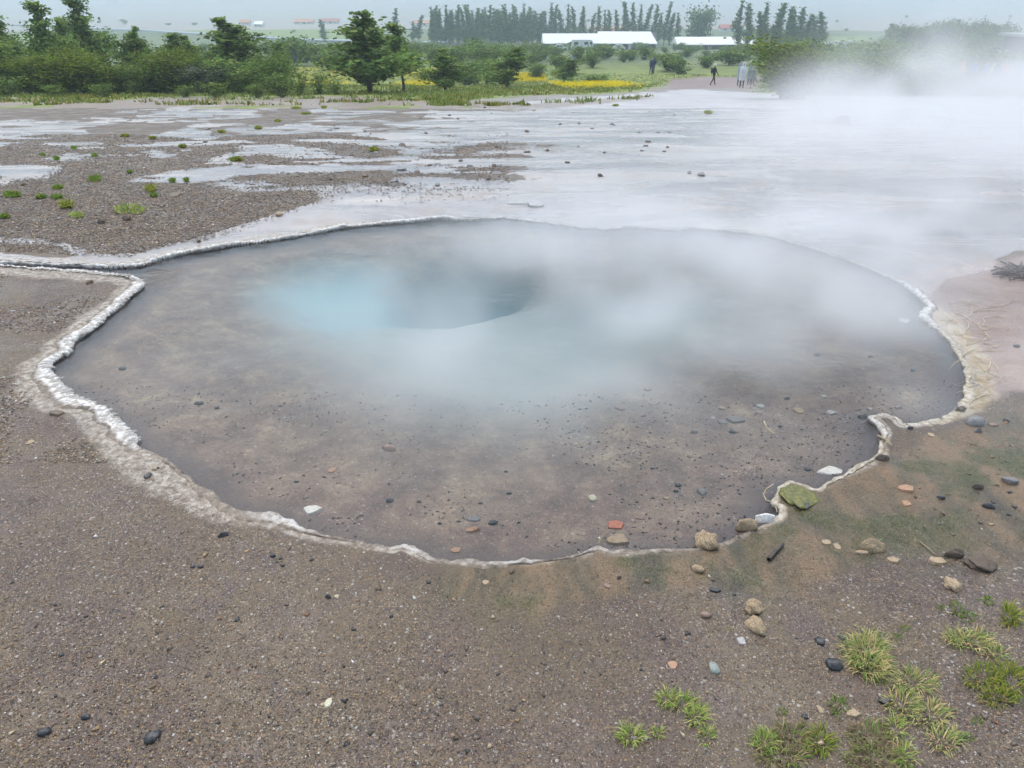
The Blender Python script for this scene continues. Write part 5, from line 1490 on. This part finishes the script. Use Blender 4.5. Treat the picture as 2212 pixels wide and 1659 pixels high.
CL = {k: flat('cloth_' + k, c, .75) for k, c in {'black': (.014, .015, .018), 'navy': (.020, .035, .11), 'blue': (.045, .13, .38), 'cyan': (.05, .42, .55), 'white': (.70, .72, .74), 'bluegrey': (.34, .42, .55), 'grey': (.28, .33, .35),
      'pink': (.50, .16, .22), 'lime': (.42, .60, .10), 'red': (.55, .06, .05), 'orange': (.62, .28, .10), 'jeans': (.035, .05, .09), 'dark': (.030, .030, .034), 'purple': (.20, .20, .42)}.items()}
PM = {k: person_mesh(k) for k in ('stand', 'walk', 'hold', 'bent')}
for m_ in PM.values():
    for k in (skinm, CL['blue'], CL['jeans'], hairm): m_.materials.append(k)
def dome(rx_, ry_, z0, z1, cx=0, cy=0, n=12, m=5, open_front=False):
    V, F = [], []
    for j in range(m + 1):
        f_ = j / m
        for i in range(n):
            a = 2 * math.pi * i / n; rr = math.cos(f_ * math.pi / 2) ** .6 if f_ < 1 else .02
            V.append((cx + rx_ * rr * math.cos(a), cy + ry_ * rr * math.sin(a), z0 + (z1 - z0) * f_))
    for j in range(m):
        for i in range(n):
            F.append((j * n + i, j * n + (i + 1) % n, (j + 1) * n + (i + 1) % n, (j + 1) * n + i))
    return V, F
def loft(rings, n=14):
    V, F = [], []
    for (z, rx_, ry_, cy) in rings:
        for i in range(n): a = 2 * math.pi * i / n; V.append((rx_ * math.cos(a), cy + ry_ * math.sin(a), z))
    for j in range(len(rings) - 1):
        for i in range(n): F.append((j * n + i, j * n + (i + 1) % n, (j + 1) * n + (i + 1) % n, (j + 1) * n + i))
    return V, F
HOOD = mesh_data('hood', *loft([(1.43, .125, .115, .02), (1.52, .115, .115, .025), (1.60, .118, .112, .035), (1.69, .105, .10, .03), (1.755, .065, .07, .01), (1.775, .01, .01, .0)]), smooth=True)
COAT = mesh_data('coat', *loft([(.55, .26, .19, 0), (.75, .25, .18, 0), (.95, .235, .165, 0), (1.15, .24, .16, 0), (1.33, .25, .16, .01), (1.44, .17, .11, .01), (1.49, .08, .08, .01)]), smooth=True)
HAT = mesh_data('hat', *loft([(1.655, .17, .175, 0), (1.67, .172, .177, 0), (1.675, .105, .115, 0), (1.73, .10, .11, 0), (1.775, .07, .08, 0), (1.785, .01, .01, 0)]), smooth=True)
PACK = mesh_data('backpack', *boxes([(-.15, .15, .13, .30, 1.02, 1.42)]))
def person(u, v, pose, jacket, legs, label, extra=(), rz=0.0, dist=None, h=1.72, group=None):
    if dist is None: p, dep = spot(u, v)
    else: p = np.array(place(u, dist)); dep = dist
    e = empty('person', p, rz, label, 'person', group, scale=h / 1.75)
    o = add_obj('body', PM[pose], None, parent=e)
    for i, m_ in enumerate((skinm, CL[jacket], CL[legs], hairm)):
        o.material_slots[i].link = 'OBJECT'; o.material_slots[i].material = m_
    for k in extra:
        nm, cm = k.split(':')
        me = {'hood': HOOD, 'coat': COAT, 'hat': HAT, 'backpack': PACK}[nm]
        c = add_obj(nm, me, None, parent=e)
        if len(me.materials) == 0: me.materials.append(CL[cm])
        c.material_slots[0].link = 'OBJECT'; c.material_slots[0].material = CL[cm]
    return e
def umbrella(p, colr, label, tilt=(.0, .25)):
    e = empty('umbrella', p, 0, label, 'umbrella')
    V, F = [], []
    n = 8
    V.append((0, 0, .95))
    for j, (r_, z_) in enumerate(((.28, .90), (.46, .78), (.55, .66))):
        for i in range(n): a = 2 * math.pi * i / n; V.append((r_ * math.cos(a), r_ * math.sin(a), z_))
    for i in range(n): F.append((0, 1 + i, 1 + (i + 1) % n))
    for j in range(2):
        for i in range(n): F.append((1 + j * n + i, 1 + (j + 1) * n + i, 1 + (j + 1) * n + (i + 1) % n, 1 + j * n + (i + 1) % n))
    part('canopy', (V, F), CL[colr], e); part('shaft', tube([(0, 0, 0), (0, 0, .5), (0, 0, 1.0)], .012, 6, 1), BM['steel'], e)
    e.rotation_euler = (tilt[0], tilt[1], 0); return e
person(1540,184,'walk','black','black','person in black walking on the path, in a white hat',('hat:white','backpack:black'),1.9)
person(1596,186,'bent','bluegrey','dark','tall person in a pale blue-grey hooded raincoat beside the path',('hood:bluegrey','coat:bluegrey'),.4, h=1.85)
person(1601,191,'stand','white','dark','person in a white hooded jacket in front of the tall raincoat',('hood:white','coat:white'),-.3, h=1.6)
person(1617,184,'stand','grey','dark','person in a grey-green rain poncho by the leaning willow',('hood:grey','coat:grey'),.3)
person(1625,183,'bent','grey','jeans','second person in grey rain poncho, half hidden by the leaning willow',('hood:grey','coat:grey'),-.5, h=1.66)
person(1393,162,'stand','navy','navy','person in dark navy standing in a pair at the meadow edge',(), .2, dist=88)
person(1398,162,'bent','navy','jeans','person in navy with hood, the other of the pair at the meadow edge',('hood:navy',),-.8, dist=89)
person(1235,160,'stand','blue','blue','person all in blue standing between meadow bushes',('hood:blue',),.5, dist=92)
person(635,146,'bent','pink','dark','person in pink and grey jacket walking behind the flower meadow',('backpack:grey',),2.2, dist=100)
person(655,146,'walk','blue','jeans','person in a blue hooded jacket walking behind the flower meadow',('hood:blue',),1.8, dist=102)
pp = person(897,158,'hold','navy','dark','person in navy under the blue umbrella behind the lone birch',(),.3, dist=90)
umbrella(Vector(pp.location) + Vector((.0, -.3, 1.28)), 'blue', 'blue umbrella held by the person in navy', (.1, .3))
person(966,158,'stand','black','dark','person in black with white pack among the bushes',('backpack:white',),.2, dist=92)
person(262,168,'bent','cyan','dark','person in a cyan raincoat among the birch row, nearest the tallest birch',('hood:cyan','coat:cyan'),0, dist=60)
person(384,165,'bent','cyan','dark','person in a cyan hood among the bushes by the slender birch',('hood:cyan','coat:cyan'),.6, dist=66)
pc = person(1715,166,'hold','cyan','dark','person under the cyan umbrella behind the leaning willow',(),0, dist=78)
umbrella(Vector(pc.location) + Vector((.0, -.3, 1.28)), 'cyan', 'cyan umbrella showing over the steam-veiled willows', (.0, .1))
person(1888,172,'stand','blue','jeans','person in bright blue standing in the veiled bushes',('hood:blue',),0, dist=72)
person(2079,175,'bent','lime','dark','person in a lime green jacket in the crowd',('hood:lime',),.2, dist=70)
person(2091,176,'stand','black','dark','person in black between the lime and red jackets',(),.2, dist=69)
person(2099,176,'stand','red','dark','person in a red jacket beside the one in black',('hood:red',),.3, dist=68)
person(2109,177,'bent','red','jeans','second person in red, at the outer side of the first',(),-.3, dist=69)
person(2127,180,'stand','navy','dark','person in navy next to the red jackets',('hood:navy',),.1, dist=66)
person(1986,196,'bent','orange','dark','person in an orange raincoat by the veiled bushes',('coat:orange','hood:orange'),.3, dist=52)
person(2003,198,'stand','purple','jeans','person in a purple-blue raincoat beside the orange one',('coat:purple','hood:purple'),-.3, dist=50)
person(2027,198,'bent','blue','jeans','person in a blue jacket beside the single small bush',('backpack:navy',),.8, dist=50)
for u in (2050, 2128, 2150, 2178, 2204):
    person(u, 200, 'stand' if u % 4 else 'bent', 'navy', 'dark', 'dark figure fading into the dense steam', ('hood:navy',), random.uniform(-1, 1), dist=random.uniform(46, 52), group='figures fading into the steam')

# ------------------------------------------------------------------ steam and valley haze (volumes)
def box_mesh(name, x0, x1, y0, y1, z0, z1):
    v = [(x0, y0, z0), (x1, y0, z0), (x1, y1, z0), (x0, y1, z0), (x0, y0, z1), (x1, y0, z1), (x1, y1, z1), (x0, y1, z1)]
    f = [(0, 3, 2, 1), (4, 5, 6, 7), (0, 1, 5, 4), (1, 2, 6, 5), (2, 3, 7, 6), (3, 0, 4, 7)]
    return mesh_data(name, v, f)

class GN(NT):
    """the same little node language for a geometry-node field"""
    def __init__(self, name):
        self.t = bpy.data.node_groups.new(name, 'GeometryNodeTree')
        self.t.interface.new_socket('Geometry', in_out='OUTPUT', socket_type='NodeSocketGeometry')
    def coord(self, scale=None, rot=None):
        p = self.node('GeometryNodeInputPosition').outputs[0]
        if scale is None: return p
        if rot:
            r = self.node('ShaderNodeVectorRotate', rotation_type='EULER_XYZ')
            self.put(r.inputs['Vector'], p); r.inputs['Rotation'].default_value = rot; p = r.outputs[0]
        m = self.node('ShaderNodeVectorMath', operation='MULTIPLY')
        self.put(m.inputs[0], p); m.inputs[1].default_value = scale
        return m.outputs[0]

def steam_object(name, label, build, lo, hi, voxel, step=1.0):
    g = GN(name)
    dens = build(g)
    vc = g.node('GeometryNodeVolumeCube')
    g.put(vc.inputs['Density'], dens)
    vc.inputs['Min'].default_value = lo; vc.inputs['Max'].default_value = hi
    for ax, a, b in zip('XYZ', lo, hi): vc.inputs['Resolution ' + ax].default_value = max(2, int((b - a) / voxel))
    m = NT(name, principled=False)
    pv = m.node('ShaderNodeVolumePrincipled')
    pv.inputs['Color'].default_value = (.955, .98, 1.0, 1)
    pv.inputs['Density'].default_value = 1.0
    m.put(m.out.inputs['Volume'], pv.outputs[0])
    m.m.cycles.volume_step_rate = step
    sm = g.node('GeometryNodeSetMaterial'); g.put(sm.inputs['Geometry'], vc.outputs[0]); sm.inputs['Material'].default_value = m.m
    go = g.node('NodeGroupOutput'); g.put(go.inputs[0], sm.outputs[0])
    vol = bpy.data.volumes.new(name)
    o = bpy.data.objects.new(name, vol); COL.objects.link(o)
    vol.materials.append(m.m)
    md = o.modifiers.new('steam', 'NODES'); md.node_group = g.t
    return tag(o, label, 'steam', kind='stuff')

def pool_steam(g):
    n = g.noise(g.coord((1.0, 1.15, 1.5), (0, 0, .35)), 1.15, 3, .55, .35)
    x, y, z = g.sep(g.coord())
    puff = g.step(n, .43, .64)
    fall = g.step(z, .62, .02)
    back = g.math('MULTIPLY_ADD', g.step(y, 2.4, 4.2), .85, .15)
    edge = g.math('SUBTRACT', g.math('MULTIPLY_ADD', y, -.32, x), -2.1)        # clears the left shore and the white ledge
    side = g.math('MULTIPLY', g.step(edge, -.9, .9), g.step(g.math('MULTIPLY_ADD', x, -.18, y), 6.1, 4.9))
    gap = g.math('MULTIPLY', g.math('MULTIPLY', g.step(x, -1.9, -1.2), g.step(x, .5, -.2)), g.math('MULTIPLY', g.step(y, 3.2, 3.9), g.step(y, 5.5, 4.8)))
    puff = g.math('MULTIPLY', puff, g.math('MULTIPLY_ADD', gap, -.50, 1.0))
    d = g.math('MULTIPLY', g.math('MULTIPLY', puff, fall), g.math('MULTIPLY', back, g.math('MULTIPLY', side, g.step(y, 1.9, 2.7))))
    return g.math('MULTIPLY', d, 2.3)
pool_steam_ob = steam_object('pool_steam', 'thin wisps of steam drifting over the pool water', pool_steam, (-3.1, 1.8, .004), (3.6, 6.6, .62), .09, 1.5)

def plume(g):
    n = g.noise(g.coord((.85, .75, 1.25), (0, -.35, 0)), .48, 5, .62, 1.1)
    n2 = g.noise(g.coord((.8, .6, .5), (0, -.6, 0)), .30, 3, .55, .6)
    x, y, z = g.sep(g.coord())
    zz = g.math('ADD', z, g.math('MULTIPLY', g.math('MAXIMUM', g.math('SUBTRACT', y, 8.0), 0.0), .081))
    lat = g.math('SUBTRACT', x, g.math('MULTIPLY_ADD', y, .30, -1.6))
    dens_x = g.step(lat, -.3, 5.0)
    top = g.math('MULTIPLY_ADD', g.math('MAXIMUM', lat, 0.0), .46, .60)
    top = g.math('MULTIPLY', top, g.math('MULTIPLY_ADD', g.step(n2, .36, .66), 1.15, .30))
    fall = g.math('POWER', g.step(g.math('DIVIDE', zz, top), 1.0, -.10), 2.4)
    yin = g.math('MULTIPLY', g.step(y, 4.8, 8.2), g.step(y, 27.0, 17.0))
    puff = g.math('MULTIPLY_ADD', g.step(n, .43, .63), .95, .05)
    d = g.math('MULTIPLY', g.math('MULTIPLY', dens_x, fall), g.math('MULTIPLY', yin, puff))
    return g.math('MULTIPLY', d, .85)
plume_ob = steam_object('steam_plume', 'dense white steam plume billowing off the run-off flats', plume, (.6, 4.8, -2.2), (22, 27, 5.8), .25, 2.0)

hz = NT('valley_haze', principled=False)
pv = hz.node('ShaderNodeVolumePrincipled')
pv.inputs['Color'].default_value = (.76, .91, 1.0, 1)
pv.inputs['Density'].default_value = .00095
hz.put(hz.out.inputs['Volume'], pv.outputs[0])
haze = add_obj('haze', box_mesh('haze', -9800, 9800, -9800, 9800, -30, 420), hz.m, kind='stuff', label='pale damp haze filling the valley air', cat='haze')
